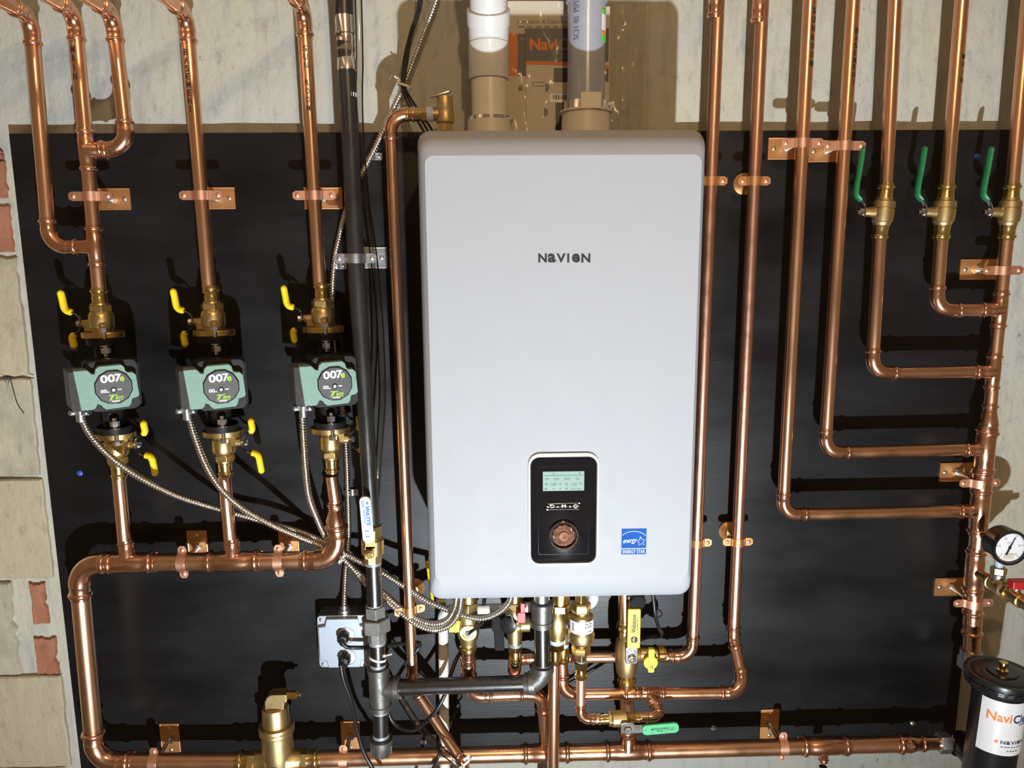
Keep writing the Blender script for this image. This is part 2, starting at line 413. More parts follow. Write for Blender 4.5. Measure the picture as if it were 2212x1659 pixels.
def tee_mb(C, ax, bd, r, rb=None, half=None, bl=None):
    rb = rb or r; half = half or 3.1*r; bl = bl or (r+2.4*rb); ax = ax.normalized(); bd = bd.normalized(); mb = MB()
    p, q = press_path(C-ax*half, ax, r, half*0.9); p2, q2 = press_path(C+ax*half, -ax, r, half*0.9)
    mb.sweep(p+p2[::-1], q+q2[::-1], 18)
    p, q = press_path(C+bd*bl, -bd, rb, bl*0.8)
    mb.sweep([C]+p[::-1], [rb*1.3]+q[::-1], 18)
    return mb
def coupling_mb(C, ax, r, half=None):
    half = half or 2.2*r; ax = ax.normalized(); mb = MB()
    p, q = press_path(C-ax*half, ax, r, half*0.95); p2, q2 = press_path(C+ax*half, -ax, r, half*0.95)
    mb.sweep(p+p2[::-1], q+q2[::-1], 18); return mb
def reducer_mb(A, B, ra, rb):
    d = (B-A).normalized(); L = (B-A).length; mb = MB()
    p, q = press_path(A, d, ra, L*0.45); p2, q2 = press_path(B, -d, rb, L*0.42)
    mb.sweep(p+p2[::-1], q+q2[::-1], 18); return mb
def pipe_part(t, a, b, r, m='copper', name='pipe', n=20):
    mb = MB(); mb.cyl(a, b, r, n); return mk(name, mb, m, t)
def run(label, pts, r, tees=(), coups=(), group=None, m='copper', fm='copper_fit', name='copper_pipe_run', R=None, cat='pipe', trim=(0,0)):
    pts = [V(p) for p in pts]; base = min(pts, key=lambda p: p.z)
    t = thing(name, base, label, cat, group)
    starts = [pts[0]]; 
    a = pts[0]
    for i in range(1, len(pts)-1):
        d1 = (pts[i]-pts[i-1]); d2 = (pts[i+1]-pts[i])
        mb, s, e = elbow_mb(pts[i], d1, d2, r, R)
        if (s-a).dot(d1) > 0: pipe_part(t, a, s+d1.normalized()*r, r, m)
        mk('elbow', mb, fm, t); a = e-d2.normalized()*r
    pipe_part(t, a, pts[-1], r, m)
    for c in tees: mk('tee', tee_mb(*c), fm, t)
    for c in coups: mk('coupling', coupling_mb(*c), fm, t)
    return t
def lerp(a, b, f): return a+(b-a)*f
def on(a, b, py):
    """point of segment a-b seen at photo row py"""
    lo, hi = 0.0, 1.0
    def row(P):
        d = P-CAM; return H/2-F*d.dot(upv)/d.dot(fwd)
    inc = row(b) > row(a)
    for _ in range(40):
        m = (lo+hi)/2
        if (row(lerp(a, b, m)) < py) == inc: lo = m
        else: hi = m
    return lerp(a, b, lo)
def on_x(a, b, px):
    lo, hi = 0.0, 1.0
    def colm(P):
        d = P-CAM; return W/2+F*d.dot(rgt)/d.dot(fwd)
    inc = colm(b) > colm(a)
    for _ in range(40):
        m = (lo+hi)/2
        if (colm(lerp(a, b, m)) < px) == inc: lo = m
        else: hi = m
    return lerp(a, b, lo)
def top_of(P, z=2.42): return V((P.x, P.y, z))
def mark(t, a, b, word, y0, y1, r, off, size=9.0):
    """hand lettering stacked down a pipe"""
    mb = MB(); n = len(word); A = (a-b).normalized()
    for i, ch in enumerate(word):
        if ch == ' ': continue
        C = on(a, b, y0+(y1-y0)*i/max(1, n-1)); k = mpp(1100, y0, 0.1)
        ph = math.asin(max(-0.9, min(0.9, off*k/r)))
        def fn(x, y, C=C, k=k, ph=ph):
            th = ph+x/r; return C+A*y+V((math.sin(th), -math.cos(th), 0))*(r+0.0004)
        put_text(mb, ch, size*(0.14 if ch == 'I' else 0.8)*k, size*1.15*k, fn, bold=0.01)
    mk('hand_lettering', mb, 'ink_black', t, flat=True)['label'] = 'black marker lettering'

UZ = V((0,0,1)); UX = V((1,0,0)); UY = V((0,-1,0))
def screw_head(mb, P, n, r):
    mb.lathe(P, n, [(0, r), (r*0.35, r*0.95), (r*0.6, r*0.6), (r*0.65, 0.0005)], 10)
def clamp(P, r, label, vert=True, plate=True, ear=0.040, group='copper clamps on stand-off plates', m_strap='copper_strap', depth_back=0.02, rot=0.0):
    """strap round a pipe at P, held by a threaded stub from a plate on the board"""
    t = thing('pipe_clamp', V((P.x, -depth_back, P.z)), label, 'clamp', group)
    a = UZ if vert else UX           # pipe axis
    s = UX if vert else UZ           # across
    if rot: s = (s*math.cos(rot)+a*math.sin(rot)); 
    h = 0.0085; th = 0.0016; y0 = 0.002
    prof = [(-ear, y0), (-r*1.02-0.004, y0), (-r*1.06, y0+0.003)]
    for k in range(9):
        an = math.pi*(1-k/8); prof.append((math.cos(an)*(r+0.0012), max(y0+0.003, math.sin(an)*(r+0.0012))))
    prof += [(r*1.06, y0+0.003), (r*1.02+0.004, y0), (ear, y0)]
    mb = MB(); rings = []
    for i, (u, d) in enumerate(prof):
        w = h
        c = P+s*u+UY*d
        if i in (0, len(prof)-1): w = h*0.55
        rings.append([c+a*w, c-a*w, c-a*w+UY*(-th), c+a*w+UY*(-th)])
    # rounded tips
    e0 = P-s*(ear-0.006)+UY*y0
    rings.insert(1, [e0+a*h, e0-a*h, e0-a*h+UY*(-th), e0+a*h+UY*(-th)])
    e1 = P+s*(ear-0.006)+UY*y0
    rings.insert(len(rings)-1, [e1+a*h, e1-a*h, e1-a*h+UY*(-th), e1+a*h+UY*(-th)])
    mb.rings(rings)
    # rear half of the ring
    rings = []
    for k in range(13):
        an = math.pi*k/12; c = P+s*(math.cos(an)*(r+0.0015))-UY*(math.sin(an)*(r+0.0015)); o = (s*math.cos(an)-UY*math.sin(an))*0.0014
        rings.append([c+a*h, c-a*h, c-a*h+o, c+a*h+o])
    mb.rings(rings)
    mk('strap', mb, m_strap, t, bev=0.0004, seg=1)
    for sg in (-1, 1):
        mb = MB(); screw_head(mb, P+s*(sg*(ear-0.0085))+UY*y0, UY, 0.0042); mk('screw', mb, 'copper_strap', t)
    B = V((P.x, -depth_back-0.0005, P.z))
    mb = MB(); mb.cyl(B, V((P.x, P.y+r, P.z)), 0.0052, 12); mb.lathe(B+UY*0.004, UY, [(0,0.009),(0.006,0.009)], 6)
    mk('threaded_stub', mb, 'galv', t)
    if plate:
        pw, ph = (0.037, 0.0195) if vert else (0.0195, 0.037)
        mb = MB(); mb.prism(rrect(-pw, pw, -ph, ph, 0.002, 2), B, UX, UZ, UY, 0, 0.003)
        # shallow rolled edges
        if vert:
            for sg in (-1, 1): mb.cyl(B+UZ*(sg*ph)+UX*(-pw)+UY*0.002, B+UZ*(sg*ph)+UX*pw+UY*0.002, 0.0017, 8)
        else:
            for sg in (-1, 1): mb.cyl(B+UX*(sg*pw)+UZ*(-ph)+UY*0.002, B+UX*(sg*pw)+UZ*ph+UY*0.002, 0.0017, 8)
        mk('plate', mb, 'copper_plate', t)
        for sg in (-1, 1):
            mb = MB(); screw_head(mb, B+s*(sg*0.026)+UY*0.003, UY, 0.0042); mk('plate_screw', mb, 'screw_steel', t)
    else:
        mb = MB(); mb.lathe(B, UY, [(0,0.021),(0.004,0.021),(0.009,0.013),(0.016,0.008)], 20); mk('base_cup', mb, 'copper_plate', t)
    return t
# ================================================================== left supply pipes
PD = 0.10
r1 = 0.0128; r2 = 0.0172
k10 = mpp(400, 600, PD)
A0 = at(66, 34, PD); A1 = at(108, 534, PD); B2 = at(207, 533, PD)
tA = run('bare copper supply pipe at far left, turning in at the bottom to join its neighbour',
    [A0+V((0,-0.75,0)), A0, A1, V((B2.x-0.02, A1.y, A1.z))], r1, group='left supply pipes')
Bt = at(160, 24, PD); Bb = at(215, 632, PD)
tB = run('copper supply pipe lettered MAIN with two joints above the leftmost pump',
    [Bt+V((0,-0.75,0)), Bt, Bb], r1, group='left supply pipes',
    tees=[(on(Bt,Bb,325), UZ, UX, r1), (on(Bt,Bb,533), UZ, -UX, r1)])
mark(tB, Bt, Bb, 'MAIN', 110, 168, r1, -3, 12)
Ct = at(243, 27, PD); Cb = at(276, 322, PD); bx = on(Bt, Bb, 325)
tC = run('short copper pipe third from left, hooking left into the MAIN pipe',
    [Ct+V((0,-0.75,0)), Ct, Cb, V((bx.x+0.02, Cb.y, Cb.z))], r1, group='left supply pipes')
Dt = at(402, 28, PD); Db = at(452, 632, PD)
tD = run('straight copper supply pipe lettered BASEMENT above the middle pump', [Dt+V((0,-0.75,0)), Dt, Db], r1, group='left supply pipes')
mark(tD, Dt, Db, 'BASEMENT', 116, 238, r1, -2, 11)
Et = at(655, 15, PD); Eb = at(691, 622, PD)
tE = run('straight copper supply pipe lettered SUN ROOM beside the black gas hose', [Et+V((0.0,-0.75,0)), Et, Eb], r1, group='left supply pipes')
mark(tE, Et, Eb, 'SUN ROOM', 108, 236, r1, 2, 10)

clamp(on(Bt,Bb,424), r1, 'copper clamp on the MAIN supply pipe between its two joints')
clamp(on(Dt,Db,422), r1, 'copper clamp on the BASEMENT supply pipe above the middle pump')
clamp(on(Et,Eb,422), r1, 'copper clamp on the left SUN ROOM pipe beside the gas hose')

# ================================================================== flanged isolation valves
def handle_wing(t, m, B, path, sx, k, yellow_from, up=1):
    pts = [B+UX*(sx*x*k)+UZ*(up*y*k) for x, y in path]
    pts = crom(pts, 0.002)
    n0 = int(len(pts)*yellow_from)
    mb = MB(); mb.sweep(pts[:n0+3], 0.0016, 10, nrm=(0,-1,0), ell=(4.2,1.0)); mk('handle_strip', mb, 'chrome', t)
    q = pts[n0:]; rad = [0.0062]*len(q); rad[0] = 0.004; rad[-1] = 0.0012; 
    if len(rad) > 4: rad[-2] = 0.0045; rad[-3] = 0.0057
    mb = MB(); mb.sweep(q, rad, 14, nrm=(0,-1,0), ell=(1.35,1.0)); mk('handle_grip', mb, m, t)
LONG = [(44,0),(46,12),(53,21),(64,25),(73,28),(78,36),(80,52),(83,74)]
SHRT = [(44,-3),(46,-11),(53,-19),(61,-23),(67,-30),(66,-44),(64,-56)]
def flange_valve(P, up, side, label, group):
    """P: centre of flange face that meets the pump; up=+1 body above, side=+1 handle right"""
    k = k10; t = thing('isolation_valve', P if up > 0 else P-UZ*0.1, label, 'valve', group); d = UZ*up
    mb = MB(); oval = [(45*k*math.cos(a*math.pi/14), 37*k*math.sin(a*math.pi/14)) for a in range(28)]
    mb.prism(oval, P, UX, V((0,1,0)), d, 0, 12.5*k); mk('flange', mb, 'brass', t, bev=0.001)
    mb = MB(); mb.lathe(P, d, [(12*k,23*k),(19*k,23*k),(21*k,25.5*k),(34*k,26*k),(48*k,26*k),(55*k,23*k),(57*k,20.5*k),(60*k,20*k)], 24)
    mb.lathe(P+d*30*k+UX*(side*15*k), UX*side, [(0,11*k),(15*k,10*k),(26*k,9*k)], 16)
    mb.box(P+d*23*k+UX*(side*22*k), 22*k, 26*k, 18*k)
    mk('valve_body', mb, 'brass', t)
    mb = MB(); mb.lathe(P, d, [(57*k,23.5*k),(58*k,24.5*k),(69*k,24.5*k),(71*k,22.5*k)], 6, rot=math.pi/6); mb.lathe(P, d, [(70*k,20*k),(75*k,19*k)], 20); mk('hex_collar', mb, 'brass', t, bev=0.0008)
    mb = MB(); pp, q = press_path(P+d*109*k, -d, 14.6*k, 40*k); mb.sweep(pp+[P+d*74*k], q+[15.5*k], 20); mk('press_socket', mb, 'brass_shiny', t)
    S = P+d*30*k
    mb = MB(); mb.cyl(S+UX*(side*38*k), S+UX*(side*54*k), 3.2*k, 10); mb.lathe(S+UX*(side*47*k), UX*side, [(0,7*k),(7*k,7*k)], 6); mk('stem_nut', mb, 'chrome', t)
    handle_wing(t, 'yellow', S, LONG, side, k, 0.36, up); handle_wing(t, 'yellow', S, SHRT, side, k, 0.40, up)
    return t
UPF = [at(223,728,PD), at(463,724,PD), at(699,717,PD)]; LOF = [at(248,933,PD), at(480,928,PD), at(713,921,PD)]
WHO = ['leftmost pump', 'middle pump', 'rightmost pump']
for P, w in zip(UPF, WHO): flange_valve(P, 1, -1, 'brass isolation valve with yellow butterfly handle on top of the '+w, 'valves above the pumps')
for P, w in zip(LOF, WHO): flange_valve(P, -1, 1, 'brass isolation valve with yellow handle underneath the '+w, 'valves below the pumps')

# ================================================================== circulator pumps
GREEN = [(265,375),(630,370),(690,410),(750,478),(845,490),(908,462),(932,370),(1010,305),(1540,290),(1610,350),(1640,470),(1700,505),(1800,505),(1880,580),(1920,1100),(1880,1160),(1740,1190),(1700,1330),(1650,1390),(1100,1415),(1030,1360),(990,1290),(900,1255),(820,1290),(770,1360),(700,1390),(385,1385)]
def pump(top, bot, ang, zoff, label):
    A = (top+bot)/2; th = math.radians(ang); N = V((math.sin(th), -math.cos(th), 0)); U = V((math.cos(th), math.sin(th), 0))
    h = (top-bot).length/2; axd = (top-bot).normalized()
    t = thing('circulator_pump', bot, label, 'pump', 'circulator pumps')
    kk = mpp(249, 836, 0.20)/11.06*0.95
    FZ = zoff
    def loc(cx, cy): return ((cx-1318)*kk*(0.82 if cx < 850 else 0.96), -(cy-852)*kk+FZ)
    # volute
    mb = MB(); mb.lathe(A-N*0.030, N, [(0,0.030),(0.008,0.046),(0.05,0.050),(0.064,0.050),(0.07,0.044)], 24, ref=UZ)
    mb.lathe(bot, axd, [(0.004,0.019),(0.03,0.018),(h,0.024),(2*h-0.03,0.018),(2*h-0.004,0.019)], 16)
    for P, sg in ((top,-1),(bot,1)):
        ov = [(0.031*math.cos(a*math.pi/12), 0.040*math.sin(a*math.pi/12)) for a in range(24)]
        mb.prism(ov, P, U, N, axd*sg, 0.0005, 0.013)
    mk('volute', mb, 'pump_black', t)
    mb = MB(); mb.prism(rrect(-0.044,0.048,-0.046+FZ,0.045+FZ,0.010,3), A, U, UZ, N, 0.035, 0.082)
    mb.prism(rrect(-0.040,0.044,-0.046+FZ,0.047+FZ,0.012,3), A, U, UZ, N, 0.08, 0.10)
    mk('motor_housing', mb, 'pump_black', t, bev=0.002)
    for sx, sz in ((-1,1),(1,1),(-1,-1),(1,-1)):
        mb = MB(); mb.lathe(A+U*(sx*0.0395)+UZ*(sz*0.0375+FZ)+N*0.082, N, [(0,0.005),(0.006,0.005),(0.006,0.0028),(0.002,0.0028)], 12); mk('housing_bolt', mb, 'pump_black', t)
    mb = MB(); mb.prism([loc(*q) for q in GREEN][::-1], A, U, UZ, N, 0.082, 0.117); mk('motor_cover', mb, 'pump_green', t, bev=0.0018)
    # terminal box with slanted flank
    (uL, zT), (uL2, zB) = loc(265,380), loc(385,1390); um = (uL+uL2)/2
    mb = MB(); sec = [(um+0.002,0.1165),(um-0.011,0.104),(um-0.017,0.045),(um+0.045,0.045),(um+0.045,0.08)]
    mb.rings([[A+U*u+N*d+UZ*(zT-0.002) for u, d in sec], [A+U*u+N*d+UZ*(zB+0.001) for u, d in sec]]); mk('terminal_box', mb, 'pump_grey', t, bev=0.001)
    c = loc(1318, 852); C = A+U*c[0]+UZ*c[1]; R = 446*kk
    pg = lambda r: [(r*math.cos(math.pi/12+a*math.pi/6), r*math.sin(math.pi/12+a*math.pi/6)) for a in range(12)]
    mb = MB(); mb.prism(pg(R), C, U, UZ, N, 0.117, 0.1195); mk('face_rim', mb, 'panel_black', t, bev=0.0006)
    mb = MB(); mb.prism(pg(R*0.945), C, U, UZ, N, 0.119, 0.1202); fp = mk('face_plate', mb, 'face_grey', t)
    def fn(cx, cy): 
        x, z = loc(cx, cy); return plane_fn(A+U*x+UZ*z+N*0.1206, U, UZ)
    lettering(fp, 'ink_white', [('0',165*kk,205*kk,fn(1107,622),0,.03),('0',165*kk,205*kk,fn(1280,615),0,.03),('7',150*kk,205*kk,fn(1438,612),0,.03),
        ('00',140*kk,90*kk,fn(1075,932),0,.03),('-',90*kk,26*kk,fn(1452,916),0,.02),(1,230*kk,24*kk,fn(1365,1212)),(1,85*kk,20*kk,fn(1190,962))])
    lettering(fp, 'ink_green', [('e',105*kk,130*kk,fn(1530,650),0,.03),('T',215*kk,120*kk,fn(1290,1100),0.35,.04),('aco',190*kk,72*kk,fn(1432,1120),0.25,.03),(5,330*kk,20*kk,fn(1360,1182))])
    lettering(fp, 'ink_olive', [('ECM HIGH-EFFICIENCY CIRCULATOR',640*kk,34*kk,fn(1315,750),0,.01)])
    mb = MB(); x, z = loc(1308, 918); mb.lathe(A+U*x+UZ*z+N*0.1203, N, [(0,66*kk),(0.0006,66*kk)], 16); mk('button_rim', mb, 'panel_black', t)
    mb = MB(); mb.lathe(A+U*x+UZ*z+N*0.1208, N, [(0,46*kk),(0.0015,40*kk)], 16); mk('button', mb, 'nylon', t)
    # flange bolts
    for P, sg in ((top,-1),(bot,1)):
        for s in (-1, 1):
            Q = P+N*(s*0.033); mb = MB(); dd = axd*sg
            mb.cyl(Q-dd*0.017, Q+dd*0.034, 0.0042, 12); mb.lathe(Q-dd*0.0195, dd, [(0,0.0078),(0.007,0.0078)], 6); mb.lathe(Q+dd*0.0175, dd, [(0,0.0085),(0.010,0.0085)], 6)
            mb.lathe(Q+dd*0.0125, dd, [(0,0.0095),(0.0018,0.0095)], 16)
            mk('flange_bolt', mb, 'chrome', t)
    return A, U, N
pf = [pump(UPF[0], LOF[0], 30, 0.013, 'green circulator pump on the far left, nearest the bare blocks'),
      pump(UPF[1], LOF[1], 22, 0.011, 'green circulator pump in the middle of the three'),
      pump(UPF[2], LOF[2], 19, 0.011, 'green circulator pump partly hidden by the black gas hose')]

# ================================================================== return header bottom left
rH = 0.0182
h0 = at(168, 1217, PD); h1 = at(734, 1209, PD); hb = at(207, 1646, PD); m1 = at(2012, 1605, PD)
g0 = at(724, 1150, PD)
tees = []
T1 = on_x(h0, h1, 276); T2 = on_x(h0, h1, 504)
hdr = run('thick copper return header looping from the rightmost pump round the lower left corner',
    [V((h1.x-0.003, h1.y, h1.z+0.072)), h1, h0, hb, at(560, 1644, PD)], rH, tees=[(T1, UX, UZ, rH, r1), (T2, UX, UZ, rH, r1)], R=0.046)
mk('reducer', reducer_mb(V((h1.x-0.003,h1.y,h1.z+0.060)), V((h1.x-0.006,h1.y,h1.z+0.125)), rH, r1), 'copper_fit', hdr)
for (px0, px1, y1, w) in ((256,271,1192,'leftmost'),(484,499,1186,'middle'),(716,726,1100,'rightmost')):
    a = at(px0, 1028, PD); b = at(px1, y1, PD)
    t = thing('copper_pipe_run', b, 'short copper drop pipe between the '+w+' pump valve and the return header', 'pipe', 'drop pipes under the pumps')
    pipe_part(t, a, b, r1)
clamp(on_x(h0, h1, 396), rH, 'copper clamp on the return header between the left and middle drop pipes', vert=False, ear=0.034)
clamp(on_x(h0, h1, 603), rH, 'copper clamp on the return header right of the middle drop pipe', vert=False, ear=0.034)

# main along the bottom
mA = at(655, 1640, PD)
mainr = 0.0175
bm_ = run('long thick copper main running along the bottom of the board to the black filter', [mA, at(1940, 1607, PD)], mainr,
    tees=[(on_x(mA,m1,1180), UX, UZ, mainr, 0.0125), (on_x(mA,m1,1356), UX, UZ, mainr, 0.0150), (on_x(mA,m1,1781), UX, -UZ, mainr, 0.0085)])
e0 = at(1934, 1607, PD); e1 = at(2000, 1605.5, PD); e2 = at(2034, 1604.5, PD); e3 = at(2074, 1604, PD)
mk('reducer', reducer_mb(e0, e1, mainr, 0.0142), 'copper_fit', bm_); pipe_part(bm_, e1-UX*0.01, e2, 0.0142)
mb = MB(); mb.lathe(e2-UX*0.008, UX, [(0,0.021),(0.002,0.0225),(0.022,0.0225),(0.024,0.020)], 6); mk('union_nut', mb, 'galv', bm_, bev=0.0006)
mb = MB(); mb.cyl(e2, e3, 0.0165, 18); mk('union_tail', mb, 'brass', bm_)
mb = MB(); q = on_x(mA,m1,1781); mb.lathe(q-UZ*0.05, -UZ, [(0,0.0085),(0.012,0.0085),(0.014,0.0115),(0.026,0.0115),(0.028,0.009),(0.06,0.009)], 14); mk('drain_stub', mb, 'brass_shiny', bm_)
clamp(on_x(h0.lerp(h0,0), hb, 0) if False else at(335, 1646, PD), rH, 'copper clamp on the bottom main near the lower left corner', vert=False, ear=0.034)
clamp(at(743, 1640, PD), mainr, 'copper clamp on the bottom main right of the brass air separator', vert=False, ear=0.034)
clamp(at(1690, 1612, PD), mainr, 'copper clamp on the bottom main right of centre below the green lever', vert=False, ear=0.034)

# ================================================================== brass air separator
S0 = at(602, 1642, PD); ks = mpp(602, 1600, PD)
t = thing('air_separator', S0-UZ*0.05, 'matte brass air separator with bent vent nozzle on the bottom main', 'air separator')
ax = (UZ+UX*-0.07*0).normalized()
mb = MB(); mb.lathe(S0-UZ*40*ks, UZ, [(0,20*ks),(4*ks,28*ks),(20*ks,34*ks),(60*ks,34*ks),(106*ks,33*ks),(108*ks,37*ks),(114*ks,38*ks),(118*ks,36*ks),(121*ks,38*ks),(127*ks,37*ks),(129*ks,30*ks)], 32)
mk('body', mb, 'brass_cast', t)
mb = MB(); mb.lathe(S0+UZ*88*ks, UZ, [(0,29*ks),(36*ks,28.5*ks),(41*ks,27*ks),(43*ks,22*ks),(43.1*ks,0.001)], 28); mk('float_housing', mb, 'brass_cast', t)
Tn = S0+UZ*131*ks
mb = MB(); mb.prism([(x*ks, y*ks) for x, y in ((-18,-3),(-18,16),(-12,28),(-3,33),(30,33),(30,16),(24,12),(22,-3))], Tn, UX, UZ, UY, -15*ks, 15*ks); mk('vent_nozzle', mb, 'brass_cast', t, bev=0.002)
mb = MB(); mb.lathe(Tn+UZ*24.5*ks+UX*29*ks, UX, [(0,9*ks),(19*ks,9*ks),(19.1*ks,3*ks),(23*ks,3*ks),(24*ks,4.2*ks),(28*ks,3.5*ks),(29*ks,0.0004)], 6); mk('vent_tip', mb, 'brass_shiny', t)
for sg in (-1, 1):
    mb = MB(); mb.lathe(S0+UX*(sg*22*ks), UX*sg, [(0,30*ks),(12*ks,24*ks),(20*ks,22*ks),(30*ks,21*ks)], 24); mk('side_port', mb, 'brass_cast', t)
    mb = MB(); mb.lathe(S0+UX*(sg*50*ks), UX*sg, [(0,24*ks),(14*ks,24*ks)], 6); mk('hex_collar', mb, 'brass', t, bev=0.0008)
    mb = MB(); pp, q = press_path(S0+UX*(sg*92*ks), UX*-sg, 18.5*ks, 30*ks); mb.sweep(pp+[S0+UX*(sg*60*ks)], q+[20*ks], 20); mk('press_socket', mb, 'brass_shiny', t)
mb = MB(); mb.lathe(S0-UZ*8*ks+UY*30*ks, UY, [(0,14*ks),(6*ks,14*ks),(6.5*ks,12*ks),(6.6*ks,0.0004)], 20); b = mk('badge', mb, 'label_white', t)
mb = MB(); mb.lathe(S0-UZ*8*ks+UY*30*ks, UY, [(0,15*ks),(4.5*ks,15.2*ks)], 20); mk('badge_rim', mb, 'pump_black', t)
# ================================================================== right-hand pipes
rR = 0.0122
def upto(P): return top_of(P)
a = at(1691, 1112, PD); a_t = at(1739, 0, PD)
R3t = a_t; 
riser_pts = [at(2186,410,PD), at(2164,625,PD), at(2142.6,830,PD), at(2125.6,1000,PD), at(2106,1235,PD), at(2098,1408,PD)]
tR3 = run('copper return pipe lettered SUNROOM right of the heater, lowest to join the riser', [V((a_t.x+0.008, a_t.y, 2.42)), a, at(2112, 1104, PD)], rR, group='right return pipes')
mark(tR3, V((a_t.x+0.008, a_t.y, 2.42)), a, 'SUNROOM', 27, 140, rR, 6, 11)
b = at(1782, 978, PD); b_t = at(1834, 0, PD)
tR4 = run('copper return pipe lettered BASEMENT second to join the riser', [V((b_t.x+0.008, b_t.y, 2.42)), b, at(2126, 970, PD)], rR, group='right return pipes')
mark(tR4, V((b_t.x+0.008, b_t.y, 2.42)), b, 'BASEMENT', 70, 180, rR, 6, 11)
def two(label, xt, xv_top, yv_top, xv_bot, yv_bot, xc, yc, xe, ye):
    t0 = at(xt, 0, PD); v0 = at(xv_top, yv_top, PD); v1 = at(xv_bot, yv_bot, PD); c = at(xc, yc, PD); e = at(xe, ye, PD)
    up = t0+(t0-v0).normalized()*0.45
    t = run(label, [v1, c, e], rR, group='right return pipes'); pipe_part(t, up, v0, rR); return t, t0, v0
two('copper return pipe through the leftmost green-lever valve', 1934, 1914, 412, 1901, 512, 1884, 806, 2146, 803)
t6, p60, p61 = two('copper return pipe through the middle green-lever valve', 2078, 2045, 412, 2034, 512, 2022, 671, 2162, 669)
mark(t6, p60, p61, 'MAIN', 125, 175, rR, 7, 10)
# riser
t7 = at(2222, 0, PD); v7 = riser_pts[0]
ris = thing('copper_pipe_run', riser_pts[-1], 'copper riser at far right collecting all return pipes above the black filter', 'pipe')
pipe_part(ris, t7+(t7-v7).normalized()*0.45, v7, rR)
rz = riser_pts
pipe_part(ris, at(2175,512,PD), rz[1], rR); pipe_part(ris, rz[1], at(2138,890,PD), rR)
dirv = (rz[1]-rz[2]).normalized()
mk('tee', tee_mb(at(2160,669,PD), dirv, -UX, rR), 'copper_fit', ris)
mk('tee', tee_mb(at(2145.5,803,PD), dirv, -UX, rR), 'copper_fit', ris)
rL = 0.0165
mk('reducer', reducer_mb(at(2139.5,870,PD), at(2133,945,PD), rR, rL), 'copper_fit', ris)
pipe_part(ris, at(2134,935,PD), rz[4], rL); pipe_part(ris, rz[4], rz[5], rL)
d2 = (rz[3]-rz[4]).normalized()
mk('tee', tee_mb(at(2128,971,PD), d2, -UX, rL, rR), 'copper_fit', ris)
mk('tee', tee_mb(at(2115.5,1104,PD), d2, -UX, rL, rR), 'copper_fit', ris)
mk('coupling', coupling_mb(at(2121,1040,PD), d2, rL, 0.03), 'copper_fit', ris)
GB = at(2105, 1232, PD)
mk('tee', tee_mb(GB, d2, UY, rL, 0.0085, 0.05, 0.034), 'copper_fit', ris)
mk('coupling', coupling_mb(at(2100.5,1345,PD), (rz[4]-rz[5]).normalized(), rL, 0.032), 'copper_fit', ris)
# valves with green levers
def lever_valve(P, ax, label):
    k = mpp(1911, 454, PD); t = thing('ball_valve', P-UZ*0.06, label, 'valve', 'green-lever valves')
    ax = ax.normalized()
    mb = MB(); mb.lathe(P-ax*28*k, ax, [(0,17*k),(6*k,18.5*k),(8*k,21*k),(24*k,22.5*k),(34*k,22.5*k),(36*k,20*k),(38*k,22.5*k),(50*k,22*k),(52*k,18*k),(58*k,16.5*k)], 24)
    mb.lathe(P+V((0,0,0))-UX*10*k, -UX, [(0,12*k),(16*k,11*k),(31*k,9*k)], 16)
    mk('valve_body', mb, 'brass_cast', t)
    for s, m in ((1,'brass_shiny'),(-1,'brass_shiny')):
        mb = MB(); pp, q = press_path(P+ax*(s*60*k), ax*-s, 14.3*k, 26*k); mb.sweep(pp+[P+ax*(s*22*k)], q+[17*k], 20); mk('press_socket', mb, m, t)
    mb = MB(); mb.cyl(P-UX*36*k, P-UX*52*k, 4*k, 10); mb.lathe(P-UX*44*k, -UX, [(0,8*k),(8*k,8*k),(9*k,4*k),(12*k,4*k)], 6); mk('stem_nut', mb, 'chrome', t)
    pts = crom([P-UX*43*k-UZ*12*k, P-UX*42*k, P-UX*43*k+UZ*12*k, P-UX*50*k+UZ*24*k, P-UX*60*k+UZ*36*k, P-UX*61*k+UZ*52*k, P-UX*57*k+UZ*90*k, P-UX*53*k+UZ*136*k], 0.002)
    n0 = int(len(pts)*0.24)
    mb = MB(); mb.sweep(pts[:n0+4], 0.0015, 10, nrm=(0,-1,0), ell=(4.6,1.0)); mk('lever_strip', mb, 'chrome', t)
    q = pts[n0:]; rad = [0.0048]*len(q); rad[-1] = 0.001; rad[-2] = 0.0036; rad[0] = 0.0036
    mb = MB(); mb.sweep(q, rad, 12, nrm=(0,-1,0), ell=(1.8,1.0)); mk('lever', mb, 'green_lever', t)
for P0, P1, P, w in ((at(1914,412,PD),at(1901,512,PD),at(1908,458,PD),'leftmost of three'),(at(2045,412,PD),at(2034,512,PD),at(2039.5,458,PD),'middle of three'),(at(2186,410,PD),at(2175,512,PD),at(2181,458,PD),'rightmost, beside the bare wall')):
    lever_valve(P, P0-P1, 'brass ball valve with upright green lever, '+w)
# clamps
clamp(on(V((a_t.x+0.008, a_t.y, 2.42)), a, 309), rR, 'copper clamp on the right SUNROOM pipe near the board top')
clamp(on(V((b_t.x+0.008, b_t.y, 2.42)), b, 315), rR, 'copper clamp on the right BASEMENT pipe beside the first green lever')
clamp(at(2166,584,PD), rR, 'copper clamp on the riser just under the rightmost green-lever valve')
clamp(at(2116,1043,PD), rL, 'copper clamp on the riser between two side joints', ear=0.042)
clamp(at(2102,1302,PD), rL, 'copper clamp on the riser below the pressure gauge', ear=0.042)

